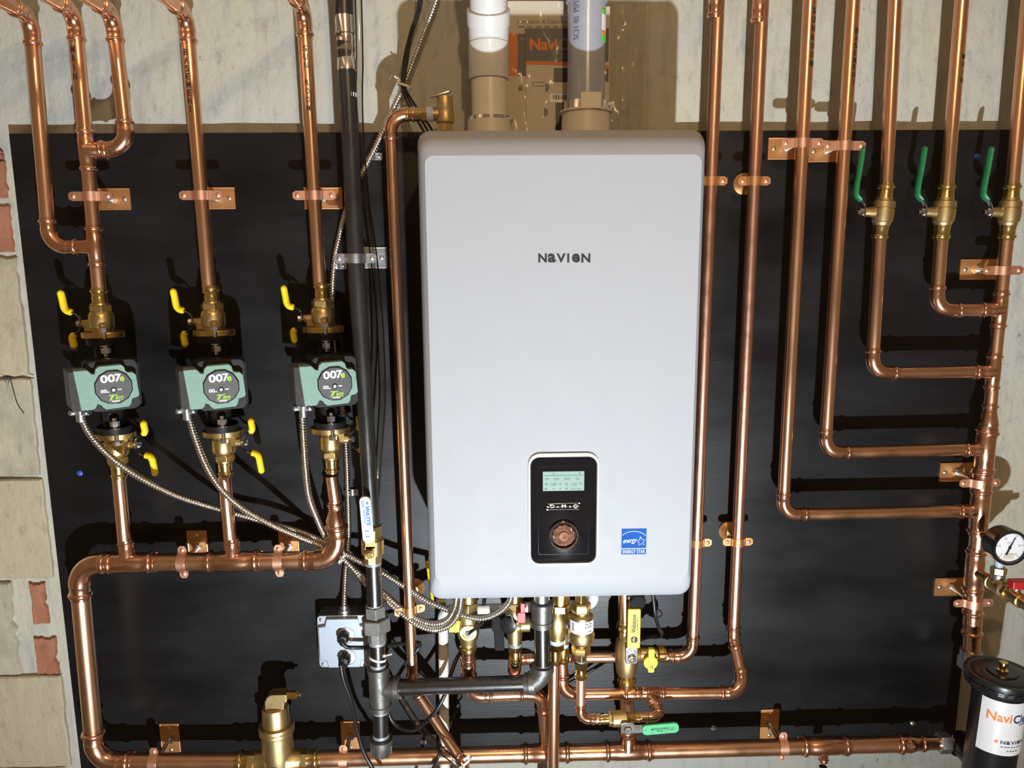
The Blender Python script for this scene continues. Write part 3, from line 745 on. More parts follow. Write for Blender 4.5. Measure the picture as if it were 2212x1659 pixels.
# heater side pipes
PH = 0.085
H1a = at(1547,0,PH); H1b = at(1495,1417,PH); rW = 0.0118
tH1 = run('copper pipe hugging the right side of the heater, ending beside the yellow lever valve', [V((H1a.x+0.006,H1a.y,2.42)), H1b, at(1118,1421,PH)], rW, coups=[(at(1546,8,PH), UZ, rW)], m='copper_dull', group='pipes beside the heater')
H2a = at(1641,0,PH); H2b = at(1584,1376,PH); H2c = at(1600,1456,PH+0.035); H2d = at(1603,1496,PH+0.05); H2e = at(1216,1500,PH+0.05)
tH2 = run('second copper pipe right of the heater with a kinked lower end', [V((H2a.x+0.006,H2a.y,2.42)), H2b, H2c], rW, coups=[(at(1640,18,PH), UZ, rW)], m='copper_dull', group='pipes beside the heater')
H2u = at(1214,1424,PH+0.05)
c0 = H2c; dd = (H2d-H2c)
t = run('copper pipe crossing low under the heater to the kinked right-hand pipe', [c0, H2d, H2e, H2u], rW, coups=[(on_x(H2d,H2e,1375), UX, rW, 0.03)])
for P, lab in ((on(V((H1a.x+0.006,H1a.y,2.42)),H1b,391),'copper hanger strap on the heater-side pipe near its top'),(on(V((H2a.x+0.006,H2a.y,2.42)),H2b,391),'copper hanger strap on the second right pipe near its top'),
               (on(V((H1a.x+0.006,H1a.y,2.42)),H1b,1172),'copper hanger strap on the heater-side pipe near the heater bottom'),(on(V((H2a.x+0.006,H2a.y,2.42)),H2b,1170),'copper hanger strap on the second right pipe at heater-bottom height')):
    clamp(P, rW, lab, plate=False, ear=0.031, group='hanger straps', m_strap='copper_plate')

# ================================================================== gauge and drain tap on the riser
t = thing('pressure_gauge', GB+UY*0.07, 'round pressure gauge with black rim and white dial above a brass tee', 'gauge')
GY = GB+UY*0.072; kg = mpp(2175, 1200, 0.19)
mb = MB(); mb.lathe(GY+UZ*18*kg, UZ, [(-6*kg,13*kg),(0,14*kg),(8*kg,15*kg),(10*kg,13*kg)], 20); mk('collar_ring', mb, 'galv', t)
mb = MB(); mb.lathe(GY+UZ*28*kg, UZ, [(0,16*kg),(13*kg,16*kg)], 6); mk('hex_nut', mb, 'brass', t, bev=0.0006)
mb = MB(); mb.lathe(GY+UZ*40*kg, UZ, [(0,9*kg),(20*kg,9.5*kg)], 14); mk('thread_tape', mb, 'tape_blue', t)
GC = GY+UZ*94*kg+UX*4*kg; gr = 38*kg
mb = MB(); mb.lathe(GC-UY*0.016, UY, [(0,gr*0.9),(0.002,gr*0.97),(0.030,gr),(0.036,gr*1.03),(0.040,gr*1.0),(0.040,gr*0.87),(0.034,gr*0.85),(0.034,0.0005)], 40); mk('case', mb, 'filter_black', t)
mb = MB(); mb.lathe(GC+UY*0.0182, UY, [(0,gr*0.855),(0.0006,gr*0.855)], 40); dial = mk('dial', mb, 'label_white', t)
GF = GC+UY*0.0192
mb = MB()
for i in range(6):
    an = math.radians(225-i*54)
    d = UX*math.cos(an)+UZ*math.sin(an); mb.box(GF+d*gr*0.74, gr*0.16, gr*0.025, 0.0003, d, V((0,0,0))+d.cross(UY), UY)
for i in range(31):
    an = math.radians(225-i*9); d = UX*math.cos(an)+UZ*math.sin(an); mb.box(GF+d*gr*0.79, gr*0.06, gr*0.014, 0.0003, d, d.cross(UY), UY)
for i, s in enumerate(('0','5','10','15','20','30')):
    an = math.radians(225-i*54); d = UX*math.cos(an)+UZ*math.sin(an); put_text(mb, s, gr*0.075*len(s), gr*0.12, plane_fn(GF+d*gr*0.56, UX, UZ))
put_text(mb, 'PSI', gr*0.18, gr*0.09, plane_fn(GF+UZ*gr*0.27-UX*gr*0.05, UX, UZ))
mk('scale_marks', mb, 'ink_grey', dial, flat=True)
an = math.radians(67); d = UX*math.cos(an)+UZ*math.sin(an)
mb = MB(); w = d.cross(UY); O = GF+UY*0.001
mb.prism([(-0.46*gr,-0.05*gr),(-0.46*gr,0.05*gr),(0,0.045*gr),(0.66*gr,0.008*gr),(0.66*gr,-0.008*gr),(0,-0.045*gr)], O, d, w, UY, 0, 0.0006); mb.lathe(O, UY, [(0,gr*0.09),(0.0015,gr*0.07)], 12); mk('needle', mb, 'ink_black', t)
mb = MB(); mb.box(GF-UZ*gr*0.52+UY*0.0006, gr*0.55, gr*0.3, 0.0006, UX, UZ, UY); mk('dial_stop_plate', mb, 'collar_beige', t)
t = thing('drain_tap', GB+UY*0.1-UZ*0.02, 'brass tee and drain tap with red handle sticking out from the riser', 'tap')
mb = MB(); mb.lathe(GB+UY*0.03, UY, [(0,0.0105),(0.010,0.0105),(0.010,0.012),(0.02,0.012)], 16); mk('press_adapter', mb, 'brass_shiny', t)
mb = MB(); mb.lathe(GB+UY*0.048, UY, [(0,0.0095),(0.010,0.0095)], 14); mk('nipple', mb, 'galv', t)
mb = MB(); mb.lathe(GB+UY*0.054, UY, [(0,0.0165),(0.005,0.0165),(0.006,0.0145),(0.034,0.0145),(0.035,0.0165),(0.040,0.0165)], 22); mb.lathe(GY, UZ, [(0,0.0145),(14*kg,0.0145)], 22); mk('tee_body', mb, 'brass_cast', t)
mb = MB(); mb.lathe(GB+UY*0.093, UY, [(0,0.0125),(0.008,0.0125)], 18); mk('thread_tape', mb, 'tape_blue', t)
mb = MB(); mb.lathe(GB+UY*0.100, UY, [(0,0.016),(0.010,0.016)], 6); mb.lathe(GB+UY*0.11, UY, [(0,0.013),(0.018,0.014),(0.034,0.014),(0.036,0.011),(0.06,0.011)], 20); mb.lathe(GB+UY*0.126, UZ, [(0,0.008),(0.020,0.008)], 12); mk('tap_body', mb, 'brass', t, bev=0.0005)
mb = MB(); mb.prism(rrect(-0.013,0.030,-0.0095,0.0095,0.003,3), GB+UY*0.126+UZ*0.019, UX, UY, UZ, 0, 0.016); mb.prism(rrect(0.0,0.045,-0.0065,0.0065,0.003,3), GB+UY*0.126+UZ*0.021, UX, UY, UZ, 0, 0.010); mk('tap_handle', mb, 'red', t, bev=0.0015)

# ================================================================== filter canister
FP = 0.215
ft = at(2165, 1450, FP); fb = at(2120, 1760, FP); fa = (ft-fb).normalized(); kf = mpp(2150, 1550, FP)
t = thing('dirt_filter', fb, 'black canister filter with white label at the lower right corner', 'filter')
Lf = (ft-fb).length
mb = MB(); mb.lathe(fb, fa, [(0,40*kf),(0.006,48*kf),(Lf-0.035,50*kf),(Lf-0.03,52*kf)], 40); mk('canister', mb, 'filter_black', t)
mb = MB(); mb.lathe(fb, fa, [(Lf-0.031,58*kf),(Lf-0.028,66*kf),(Lf-0.008,70*kf),(Lf-0.003,69*kf),(Lf-0.002,64*kf),(Lf-0.004,58*kf),(Lf-0.002,54*kf),(Lf-0.002,30*kf),(Lf+0.001,28*kf),(Lf+0.001,0.0005)], 48); lid = mk('lid', mb, 'filter_black', t)
mb = MB()
sidev = fa.cross(UY).normalized(); frontv = (UY-fa*UY.dot(fa)).normalized()
for i in range(14):
    an = -1.5+i*0.23; d = frontv*math.cos(an)+sidev*math.sin(an); mb.box(fb+fa*(Lf-0.018)+d*68*kf, 0.010, 0.006, 0.008, fa.cross(d), d, fa)
mk('lid_grips', mb, 'filter_black', lid)
mb = MB(); mb.lathe(ft, fa, [(0,11*kf),(4*kf,11*kf),(5*kf,6*kf),(14*kf,6*kf),(15*kf,9*kf),(21*kf,9*kf),(22*kf,5*kf)], 16); mk('bleed_cap', mb, 'brass_shiny', t)
Rl = 51.2*kf
def cylfn(cu, cz):
    def fn(x, y):
        th = (x+cu)/Rl; d = frontv*math.cos(th)+sidev*-math.sin(th)*-1.0
        return fb+fa*(cz+y)+d*(Rl+0.0004)
    return fn
sgn = 1.0 if sidev.dot(UX) > 0 else -1.0
def cylfn(cu, cz, e=0.0006):
    def fn(x, y):
        th = sgn*(x+cu)/Rl; d = frontv*math.cos(th)+sidev*math.sin(th); return fb+fa*(cz+y)+d*(Rl+e)
    return fn
f0 = cylfn(0, 0, 0.0002); z1 = Lf-0.040; z0 = z1-118*kf; uL = -62*kf; uR = 66*kf
mb = MB(); n = 24
mb.add([f0(uL+(uR-uL)*i/n, z) for z in (z0, z1) for i in range(n+1)], [(i, i+1, n+2+i, n+1+i) for i in range(n)]); lb = mk('label_wrap', mb, 'label_white', t)
zm = z1-34*kf
lettering(lb, 'ink_orange', [('Navi',46*kf,20*kf,cylfn(-26*kf,zm),0,.02)])
lettering(lb, 'ink_navy', [('Clean',52*kf,19*kf,cylfn(26*kf,zm-1*kf),0,.02),(5,38*kf,2.2*kf,cylfn(34*kf,zm-14*kf))]
   + [(c, w_*kf, 7.5*kf, cylfn(x_*kf, z0+30*kf), 0, .03) for c, x_, w_ in zip('NaVIeN', (-14,-4,6,13,20,30), (9,8,9,2.2,8,9))]
   + [(7,46*kf,1.6*kf,cylfn(6*kf,z0+20*kf)),(4,26*kf,1.6*kf,cylfn(8*kf,z0+11*kf))])
mb = MB(); fnq = cylfn(-26*kf, z0+30*kf); mb.add([fnq(-3*kf,-3*kf),fnq(3*kf,-3*kf),fnq(3*kf,3*kf),fnq(-3*kf,3*kf)], [(0,1,2,3)]); mk('logo_square', mb, 'ink_orange', lb)
# ports joining the riser and the bottom main
for (P, zc, nm) in ((rz[5], Lf-0.055, 'upper'), (e3, 0.0, 'lower')):
    if nm == 'lower': Q = fb+fa*(((P-fb).dot(fa)))
    else: Q = fb+fa*zc
    if nm == 'upper':
        K = V((P.x, P.y, Q.z+0.01))
        mb = MB(); mb.cyl(P+UZ*0.004, P-UZ*0.012, 0.0215, 18); mb.lathe(P-UZ*0.010, -UZ, [(0,0.023),(0.003,0.0245),(0.026,0.0245),(0.028,0.021)], 6); mk('union_nut', mb, 'galv', t, bev=0.0006)
        mb = MB(); mb.sweep(crom([P-UZ*0.03, K+UZ*0.01, K+(Q-K)*0.2, K+(Q-K)*0.5], 0.006), 0.017, 16); mk('port_elbow', mb, 'chrome', t)
        C = K+(Q-K)*0.48
    else: C = P
    d = (Q-C).normalized()
    mb = MB(); mb.lathe(C-d*0.006, d, [(0,0.018),(0.004,0.028),(0.014,0.030),(0.016,0.022),((Q-C).length,0.022)], 24); mk('port_boss', mb, 'filter_black', t)
# ================================================================== wall-hung heater
HF = 0.335
oL = at(909, 600, 0.295).x; oR = at(1512, 600, 0.295).x; oT = at(1212, 282, 0.285).z; oB = at(1212, 1291, 0.295).z
iL = at(924, 600, HF).x; iR = at(1508, 600, HF).x; iT = at(1212, 335, HF).z; iB = at(1212, 1251, HF).z
ht = thing('water_heater', V(((oL+oR)/2, -0.16, oB)), 'large white wall-hung water heater with small black control panel', 'water heater')
def loft(secs):
    mb = MB(); mb.rings([[V((x, -p, z)) for x, z in rrect(L, R, B, T, r, 6)] for L, R, B, T, r, p in secs]); return mb
mb = loft([(oL,oR,oB,oT,0.02,0.021),(oL,oR,oB,oT,0.02,0.285),*[(iL+(oL-iL)*f, iR+(oR-iR)*f, iB+(oB-iB)*f, iT+(oT-iT)*f, 0.014+0.008*f, 0.285+(HF-0.285)*g) for f, g in ((0.98,0.16),(0.88,0.38),(0.64,0.66),(0.33,0.86),(0.0,1.0))]])
cs_ = mk('casing', mb, 'heater_white', ht, sharp=22)
def hz(px, py, e=0.0006): return V((at(px,py,HF).x, -HF-e, at(px,py,HF).z))
kh = mpp(1212, 800, HF)
def hrect(x0, y0, x1, y1): 
    xm, ym = (x0+x1)/2, (y0+y1)/2; a = at(x0, ym, HF); b = at(x1, ym, HF); c = at(xm, y0, HF); d = at(xm, y1, HF); return a.x, b.x, d.z, c.z
# logo
lb = MB()
xs = [1172, 1192, 1212, 1227.5, 1244, 1265.5]; ws = [18, 17, 19, 4.5, 17, 19]
for c, x, w in zip('NaVIeN', xs, ws): put_text(lb, c, w*kh, 18.5*kh, plane_fn(hz(x, 557.5), UX, UZ), 0, 0.035)
mk('logo_lettering', lb, 'ink_grey' if False else 'ink_black', ht, flat=True)['label'] = 'dark raised logo lettering'
# control panel
L, R, B, T = hrect(1140, 977, 1294, 1221)
l, r, b, t_ = hrect(1146.5, 987, 1288, 1214.5)
mb = MB(); n6 = 6
mb.rings([[V((x,-p,z)) for x, z in rrect(*q, 6)] for *q, p in ((L,R,B,T,0.021,HF-0.001),(L+.001,R-.001,B+.001,T-.001,0.020,HF+0.0035),(l-.001,r+.001,b-.001,t_+.001,0.016,HF+0.0035),(l,r,b,t_,0.015,HF+0.0008))], cap=False)
mk('panel_bezel', mb, 'bezel', ht)
mb = MB(); mb.rings([[V((x,-p,z)) for x, z in rrect(*q, 6)] for *q, p in ((l,r,b,t_,0.015,HF-0.002),(l,r,b,t_,0.015,HF+0.0012),(l+.002,r-.002,b+.002,t_-.002,0.014,HF+0.0022))])
pan = mk('control_panel', mb, 'panel_black', ht)
l2, r2_, b2, t2 = hrect(1163, 1007, 1271, 1196)
mb = MB(); ring = lambda e, d: [V((x,-(HF+d),z)) for x, z in rrect(l2-e,r2_+e,b2-e,t2+e,0.004,3)]
mb.rings([ring(0.0008,0.0021),ring(0.0004,0.0028),ring(-0.0004,0.0028),ring(-0.0008,0.0021)], cap=False); mk('panel_rib', mb, 'panel_black', pan)
PE = 0.0030
q = hrect(1172.5, 1017.5, 1261.5, 1059)
mb = MB(); mb.prism([(q[0],q[2]),(q[1],q[2]),(q[1],q[3]),(q[0],q[3])], V((0,-HF,0)), UX, UZ, UY, 0.0015, PE); lcd = mk('display', mb, 'lcd', pan); lcd['label'] = 'pale green lit display'
pf_ = lambda px, py, e=PE+0.0003: plane_fn(hz(px, py, e), UX, UZ)
ch = 7.0*kh
it = [('SH',8*kh,5.5*kh,pf_(1181,1034)),('OFF',12*kh,5.5*kh,pf_(1201.5,1034)),('DHW',13*kh,5.5*kh,pf_(1224.5,1033.5)),('ON',8*kh,5.5*kh,pf_(1247.5,1033)),
      ('160',12*kh,6*kh,pf_(1196,1045)),('°F',6*kh,5.5*kh,pf_(1209.5,1045)),('120',12*kh,6*kh,pf_(1239.5,1045)),('°F',6.5*kh,5.5*kh,pf_(1253,1044.5)),
      ('°F',6*kh,4*kh,pf_(1209.5,1055)),('20.3 psi',22*kh,4*kh,pf_(1244,1055)),('--',5*kh,1.2*kh,pf_(1196,1055)),('#',5.5*kh,6*kh,pf_(1180,1045)),('e',5*kh,4.5*kh,pf_(1179,1055)),('P',6*kh,4.5*kh,pf_(1224,1055)),('n',6*kh,6*kh,pf_(1223.5,1045)),('o',4.5*kh,4.5*kh,pf_(1252,1021)),('A',4.5*kh,5*kh,pf_(1195.5,1022))]
lettering(lcd, 'ink_lcd', it)
mb = MB(); mb.box(hz(1217,1026,PE+0.0003), 86*kh, 0.6*kh, 0.0002, UX, UZ, UY); mk('display_rule', mb, 'ink_lcd', lcd)
mb = MB(); e = 0.0026
for x0, y0, x1, y1 in ((1183,1088,1251,1085.5),(1183,1095,1251,1093),(1182,1100.5,1251,1099)):
    mb.cyl(hz(x0,y0,e-0.0003), hz(x1,y1,e-0.0003), 0.00022, 6)
for x, y in ((1183,1094),(1204.5,1094),(1231,1093.5),(1251,1086),(1182,1100)): mb.lathe(hz(x,y,e-0.0002), UY, [(0,1.9*kh),(0.0006,1.4*kh)], 8)
mk('button_trim', mb, 'galv', pan)
lettering(pan, 'ink_white', [('M',9*kh,7*kh,pf_(1217.5,1092),0,.03)])
mb = MB()
C = hz(1243,1092,0.0028); mb.sweep([C+UX*4*kh*math.cos(math.radians(a))+UZ*4*kh*math.sin(math.radians(a)) for a in range(125,416,15)], 0.9*kh, 6); mb.cyl(C+UZ*0.5*kh, C+UZ*5*kh, 0.8*kh, 6)
C = hz(1192.5,1092.5,0.0028); mb.sweep([C-UX*4*kh+UZ*2.5*kh]+[C+UX*(1+3*math.cos(math.radians(a)))*kh+UZ*3*kh*math.sin(math.radians(a)) for a in range(80,-100,-20)]+[C-UX*3*kh-UZ*3*kh], 0.8*kh, 6)
mb.prism([(-6*kh,2.5*kh),(-2.5*kh,5.5*kh),(-2.5*kh,-0.5*kh)], C, UX, UZ, UY, -0.0003, 0.0005); mk('touch_icons', mb, 'ink_white', pan)
DC = hz(1217, 1154.5, 0.0015)
mb = MB(); mb.lathe(DC, UY, [(0,34*kh),(0.004,33.8*kh),(0.0075,32.5*kh),(0.008,31*kh),(0.0065,29.5*kh),(0.003,29*kh)], 36, cap=False); dk = mk('dial_ring', mb, 'chrome', ht)
mb = MB(); mb.lathe(DC, UY, [(0.001,33*kh),(0.0015,33*kh)], 30); mk('dial_well', mb, 'panel_black', dk)
mb = MB(); rr_ = lambda r_, d_, al: [DC+UY*d_+UX*(r_*kh*(1 if i % 2 else al)*math.cos(math.pi*i/11))+UZ*(r_*kh*(1 if i % 2 else al)*math.sin(math.pi*i/11)) for i in range(22)]
mb.rings([rr_(25.5,0.0015,0.9), rr_(25.5,0.0045,0.9), rr_(18,0.0085,0.8), rr_(10.5,0.0070,1.0)]); mk('dial_facets', mb, 'dial_glass', dk, flat=True)
mb = MB(); mb.lathe(DC, UY, [(0.0085,11*kh),(0.0095,10.5*kh),(0.0095,4*kh),(0.008,3.5*kh),(0.008,0.0003)], 20); mk('dial_cap', mb, 'dial_glass', dk)
# efficiency sticker
q = hrect(1342.5, 1142, 1396, 1197)
mb = MB(); mb.prism([(q[0],q[2]),(q[1],q[2]),(q[1],q[3]),(q[0],q[3])], V((0,-HF,0)), UX, UZ, UY, 0, 0.0005); st = mk('efficiency_sticker', mb, 'energy_blue', ht); st['label'] = 'square blue sticker'
mb = MB(); E = 0.0009
arc = [hz(1369+36*math.cos(math.radians(a)), 1178-31*math.sin(math.radians(a)), E) for a in range(44, 140, 6)]
arc = [P for P in arc if q[0] < P.x < q[1]]; mb.sweep(arc, 0.0005, 6)
mb.box(hz(1369,1184.5,E), q[1]-q[0], 1.6*kh, 0.0004, UX, UZ, UY)
star = []
for i in range(10):
    an = math.radians(98-36*i); rr = 10.5 if i % 2 == 0 else 4.6; star.append(hz(1384.5+rr*math.cos(an), 1169-rr*math.sin(an), E))
mb.sweep(star+[star[0]], 0.0005, 6)
put_text(mb, 'energy', 31*kh, 11*kh, plane_fn(hz(1360.5,1170,E), (UX+UZ*0.08).normalized(), UZ), 0.35, 0.0)
put_text(mb, 'ENERGY STAR', 50*kh, 8*kh, plane_fn(hz(1369,1191,E), UX, UZ), 0, 0.0)
mk('sticker_print', mb, 'ink_white', st, flat=True)

# ================================================================== vents on top
VP = 0.095; kv = mpp(1053, 200, VP)
def vcol(px, py): return at(px, py, VP)
b0 = vcol(1058, 284); up = UZ
vx = V((b0.x, b0.y, oT))
t = thing('vent_pipe', vx, 'white plastic vent pipe rising from the left of the heater top', 'vent pipe', 'heater vents')
z = lambda py: vcol(1056, py).z-oT
mb = MB(); mb.lathe(vx, UZ, [(0,51*kv),(z(262),49*kv),(z(262)+.001,44*kv),(z(254),43*kv),(z(252),38*kv)], 32); mk('base_collar', mb, 'collar_beige', t)
mb = MB(); mb.lathe(vx, UZ, [(z(272),44.5*kv),(z(271),45.5*kv),(z(254),45.5*kv),(z(253),44.5*kv)], 36); sc = vx+UZ*((z(262)))+UX*44*kv+UY*18*kv; mb.lathe(sc-UX*3*kv, (UX+UY).normalized(), [(0,7*kv),(8*kv,7*kv),(8*kv,3*kv),(10*kv,3*kv)], 8); mk('hose_clip', mb, 'chrome', t)
mb = MB(); mb.lathe(vx, UZ, [(0.005,38*kv),(z(160),38.5*kv)], 32); mk('lower_pipe', mb, 'pvc_cream', t)
mb = MB(); mb.lathe(vx, UZ, [(z(172),43*kv),(z(171),43.5*kv),(z(95),43.5*kv),(z(92),41*kv)], 36); mk('coupling', mb, 'pvc_white', t)
K = vx+UZ*z(78); dl = (UZ*1.0+UY*0.62).normalized()
mb = MB(); mb.sweep([vx+UZ*z(100), vx+UZ*z(92), K-UZ*0.012, K, K+dl*0.012, K+dl*0.02, K+dl*0.0205, K+dl*0.045, K+dl*0.0455], [42*kv,42*kv,42.5*kv,43*kv,43*kv,43*kv,45.5*kv,45.5*kv,41*kv], 36); mk('elbow', mb, 'pvc_white', t)
mb = MB(); mb.cyl(K, K+dl*0.5, 38.5*kv, 32); mk('upper_pipe', mb, 'pvc_white', t)
b1 = vcol(1265, 284); wx = V((b1.x, b1.y, oT))
t = thing('vent_pipe', wx, 'grey plastic vent pipe with green label rising from the right of the heater top', 'vent pipe', 'heater vents')
mb = MB(); mb.lathe(wx, UZ, [(0,54*kv),(z(246),52*kv),(z(245),57*kv),(z(241),57*kv),(z(240),47*kv),(z(225),46*kv)], 32)
for a in range(4):
    an = math.radians(45+90*a+12); d = UX*math.cos(an)+UY*math.sin(an); mb.box(wx+d*54*kv+UZ*0.012, 10*kv, 8*kv, 0.026, d, UZ.cross(d), UZ)
mk('base_collar', mb, 'collar_beige', t)
mb = MB(); mb.box(wx+UY*51*kv+UZ*((z(210)+z(245))/2)+UX*4*kv, 44*kv, 12*kv, z(210)-z(245), UX, UY, UZ); mk('locking_tab', mb, 'collar_beige', t, bev=0.001)
mb = MB(); mb.lathe(wx, UZ, [(z(240),47*kv),(z(239),48*kv),(z(222),48*kv),(z(221),47*kv)], 36); s2 = wx+UX*48*kv+UY*14*kv+UZ*z(232); mb.lathe(s2-UX*4*kv, (UX+UY*0.6).normalized(), [(0,8*kv),(9*kv,8*kv),(9*kv,4*kv),(11*kv,4*kv)], 8); mk('hose_clip', mb, 'chrome', t)
mb = MB(); mb.lathe(wx, UZ, [(0.01,40*kv),(z(-150),41*kv)], 36); pp = mk('pipe', mb, 'cpvc_grey', t)
mb = MB(); mb.lathe(wx, UZ, [(z(8),42*kv),(z(6),44*kv),(z(-60),45*kv)], 36); mk('coupling', mb, 'cpvc_grey', t)
def wfn(an0, z0):
    Rw = 41*kv
    def fn(x, y):
        th = an0+x/Rw; return wx+V((math.sin(th),-math.cos(th),0))*(Rw+0.0006)+UZ*(z0+y)
    return fn
def patch(f, x0, x1, y0, y1, n=8):
    mb = MB(); mb.add([f(x0+(x1-x0)*i/n, y) for y in (y0, y1) for i in range(n+1)], [(i, i+1, n+2+i, n+1+i) for i in range(n)]); return mb
lf = wfn(math.radians(58), 0)
lab = mk('label', patch(lf, -11*kv, 11*kv, z(98), z(28)), 'label_white', pp)
lf2 = lambda x, y: lf(x, y)+(lf(x, y)-wx-UZ*y).normalized()*0.0003
mk('label_stripe', patch(lf2, -11*kv, 11*kv, z(98), z(82)), 'label_green', lab); mk('label_stripe', patch(lf2, -11*kv, 11*kv, z(82), z(73)), 'ink_orange', lab); mk('label_stripe', patch(lf2, -11*kv, 11*kv, z(38), z(28)), 'label_green', lab)
mb = MB(); vs, fs = text2d('SCH 40  PIPE'); fq = wfn(math.radians(-38), (z(10)+z(95))/2); Rz = z(10)-z(95); mb.add([fq(-y*14*kv, x*Rz) for x, y in vs], fs); mk('print', mb, 'ink_faint', pp, flat=True)

# ================================================================== manual behind the vents, in a clear bag
MP = 0.035
def mrect(x0, y0, x1, y1, p=MP): a = at(x0, y0, p); b = at(x1, y1, p); return a.x, b.x, b.z, a.z
def mplate(name, x0, y0, x1, y1, d0, d1, m, parent):
    q = mrect(x0,y0,x1,y1); mb = MB(); mb.prism([(q[0],q[2]),(q[1],q[2]),(q[1],q[3]),(q[0],q[3])], V((0,-MP,0)), UX, UZ, UY, d0, d1); return mk(name, mb, m, parent)
q = mrect(1090, 20, 1316, 300)
t = thing('manual_booklet', V(((q[0]+q[1])/2, -MP, q[2])), 'printed orange and dark blue manual propped behind the heater vents', 'booklet')
cov = mplate('cover', 1091, 14, 1314, 300, -0.012, 0.0, 'paper', t)
mplate('orange_block', 1096, 72, 1118, 164, 0, 0.0006, 'print_orange', cov); mplate('dark_block', 1118, 73, 1140, 164, 0, 0.0006, 'print_dark', cov)
mplate('white_edge', 1096, 3, 1220, 18, -0.010, 0.002, 'paper_white', cov)
sh = mplate('front_sheet', 1136, 62, 1314, 300, 0.0008, 0.0030, 'paper_white', t)
mplate('dark_panel', 1134, 62, 1314, 134, 0.0030, 0.0036, 'print_dark', sh)
q5 = mrect(1134,132,1314,300)
mb = MB(); arcp = [(at(1135+i*18, 133+ (i*i)*0.10, MP)) for i in range(11)]; low = [(at(1135+i*18, 140+(i*i)*0.10, MP)) for i in range(11)]
mb.prism([(P.x,P.z) for P in low]+[(P.x,P.z) for P in arcp[::-1]], V((0,-MP,0)), UX, UZ, UY, 0.0030, 0.0037); mk('orange_arc', mb, 'print_orange', sh)
mplate('dark_panel', 1196, 148, 1314, 178, 0.0030, 0.0036, 'print_dark', sh); mplate('dark_panel', 1200, 222, 1222, 300, 0.0030, 0.0036, 'print_dark', sh)
bc = mplate('barcode_label', 1187, 204, 1236, 222, 0.0036, 0.0042, 'label_white', sh)
mb = MB(); x = 1192
while x < 1232:
    w = random.choice((0.8,1.2,2.0)); a_ = at(x,206,MP); b_ = at(x+w,216,MP); mb.box(V(((a_.x+b_.x)/2, -MP-0.0044, (a_.z+b_.z)/2)), b_.x-a_.x, 0.0003, a_.z-b_.z); x += w+random.choice((1.0,1.6,2.4))
mk('barcode', mb, 'ink_black', bc)
km = mpp(1200, 100, MP); mf = lambda px, py, e: plane_fn(at(px, py, MP)+UY*e, UX, UZ)
lettering(cov, 'ink_grey', [('Installation & Operation Manual',148*km,11*km,mf(1192,48,0.0005)),(6,110*km,3*km,mf(1175,58,0.0005))])
lettering(sh, 'ink_orange', [('Navi',60*km,25*km,mf(1174,97,0.0040),0,.03)]); lettering(sh, 'ink_grey', [('Clean',74*km,25*km,mf(1243,97,0.0040),0,.02),(1,10*km,3*km,mf(1129,84,0.0009)),(4,44*km,2.4*km,mf(1212,118,0.0040)),(4,56*km,3*km,mf(1214,126,0.0040))])
mb = MB()
for cx, cy in ((1184,190),(1181,243)): 
    P = at(cx, cy, MP)+UY*0.0036; mb.prism([(-6*km,-9*km),(0,-7*km),(3*km,0),(0,7*km),(-6*km,9*km)], P, UX, UZ, UY, -0.0005, 0.0003)
for (x0,y0,x1,y1) in ((1150,178,1177,179.5),(1150,186,1177,187.5),(1150,178,1151.5,187),(1120,186,1128,194)):
    q = mrect(x0,y0,x1,y1); mb.prism([(q[0],q[2]),(q[1],q[2]),(q[1],q[3]),(q[0],q[3])], V((0,-MP,0)), UX, UZ, UY, 0.0025, 0.0034)
mk('diagrams', mb, 'ink_grey', sh)
# bag: thin crumpled film
mb = MB(); nx, nz = 36, 30; 
q = mrect(1080, -60, 1400, 292, 0.06)
for j in range(nz+1):
    for i in range(nx+1):
        x = q[0]+(q[1]-q[0])*i/nx; zz = q[2]+(q[3]-q[2])*j/nz
        d = noise.noise(V((x*22, 5, zz*9)))*0.010+noise.noise(V((x*60+zz*25, 9, zz*30)))*0.004
        mb.v.append(V((x, -0.058+d, zz)))
for j in range(nz):
    for i in range(nx):
        a_ = j*(nx+1)+i; mb.f.append((a_, a_+1, a_+nx+2, a_+nx+1))
o = tag(mk('plastic_bag', mb, 'clear_film'), 'clear crumpled plastic bag hanging over the manual behind the vents', 'bag')
sm = o.modifiers.new('thick', 'SOLIDIFY'); sm.thickness = 0.0004

# ================================================================== relief valve on heater top left
RP = 0.13
rv = at(962, 284, RP); kr = mpp(962, 240, RP)
t = thing('relief_valve', rv, 'brass relief valve with flat test lever beside the heater top', 'valve')
mb = MB(); mb.lathe(rv-UZ*0.03, UZ, [(0,12*kr),(0.031,12*kr)], 16); mb.lathe(rv, UZ, [(0,17*kr),(16*kr,17*kr)], 6); mb.lathe(rv, UZ, [(15*kr,14*kr),(18*kr,19*kr),(24*kr,20*kr),(44*kr,19*kr),(46*kr,17.5*kr),(72*kr,17*kr),(73*kr,15*kr)], 24); mb.lathe(rv+UZ*36*kr, -UX, [(0,15*kr),(20*kr,14*kr),(26*kr,14*kr)], 20); mk('valve_body', mb, 'brass_cast', t, bev=0.0005)
mb = MB(); mb.prism(rrect(-32*kr,14*kr,-7*kr,7*kr,4*kr,3), rv+UZ*78*kr, (UX+UZ*0.28).normalized(), UY, V((-0.28,0,1)).normalized(), 0, 2*kr); mb.cyl(rv+UZ*72*kr, rv+UZ*82*kr, 4*kr, 8); mk('test_lever', mb, 'galv', t)
mb = MB(); mb.lathe(rv+UZ*36*kr-UX*25*kr, -UX, [(0,16*kr),(14*kr,16*kr)], 20); mk('thread_tape', mb, 'tape_blue', t)
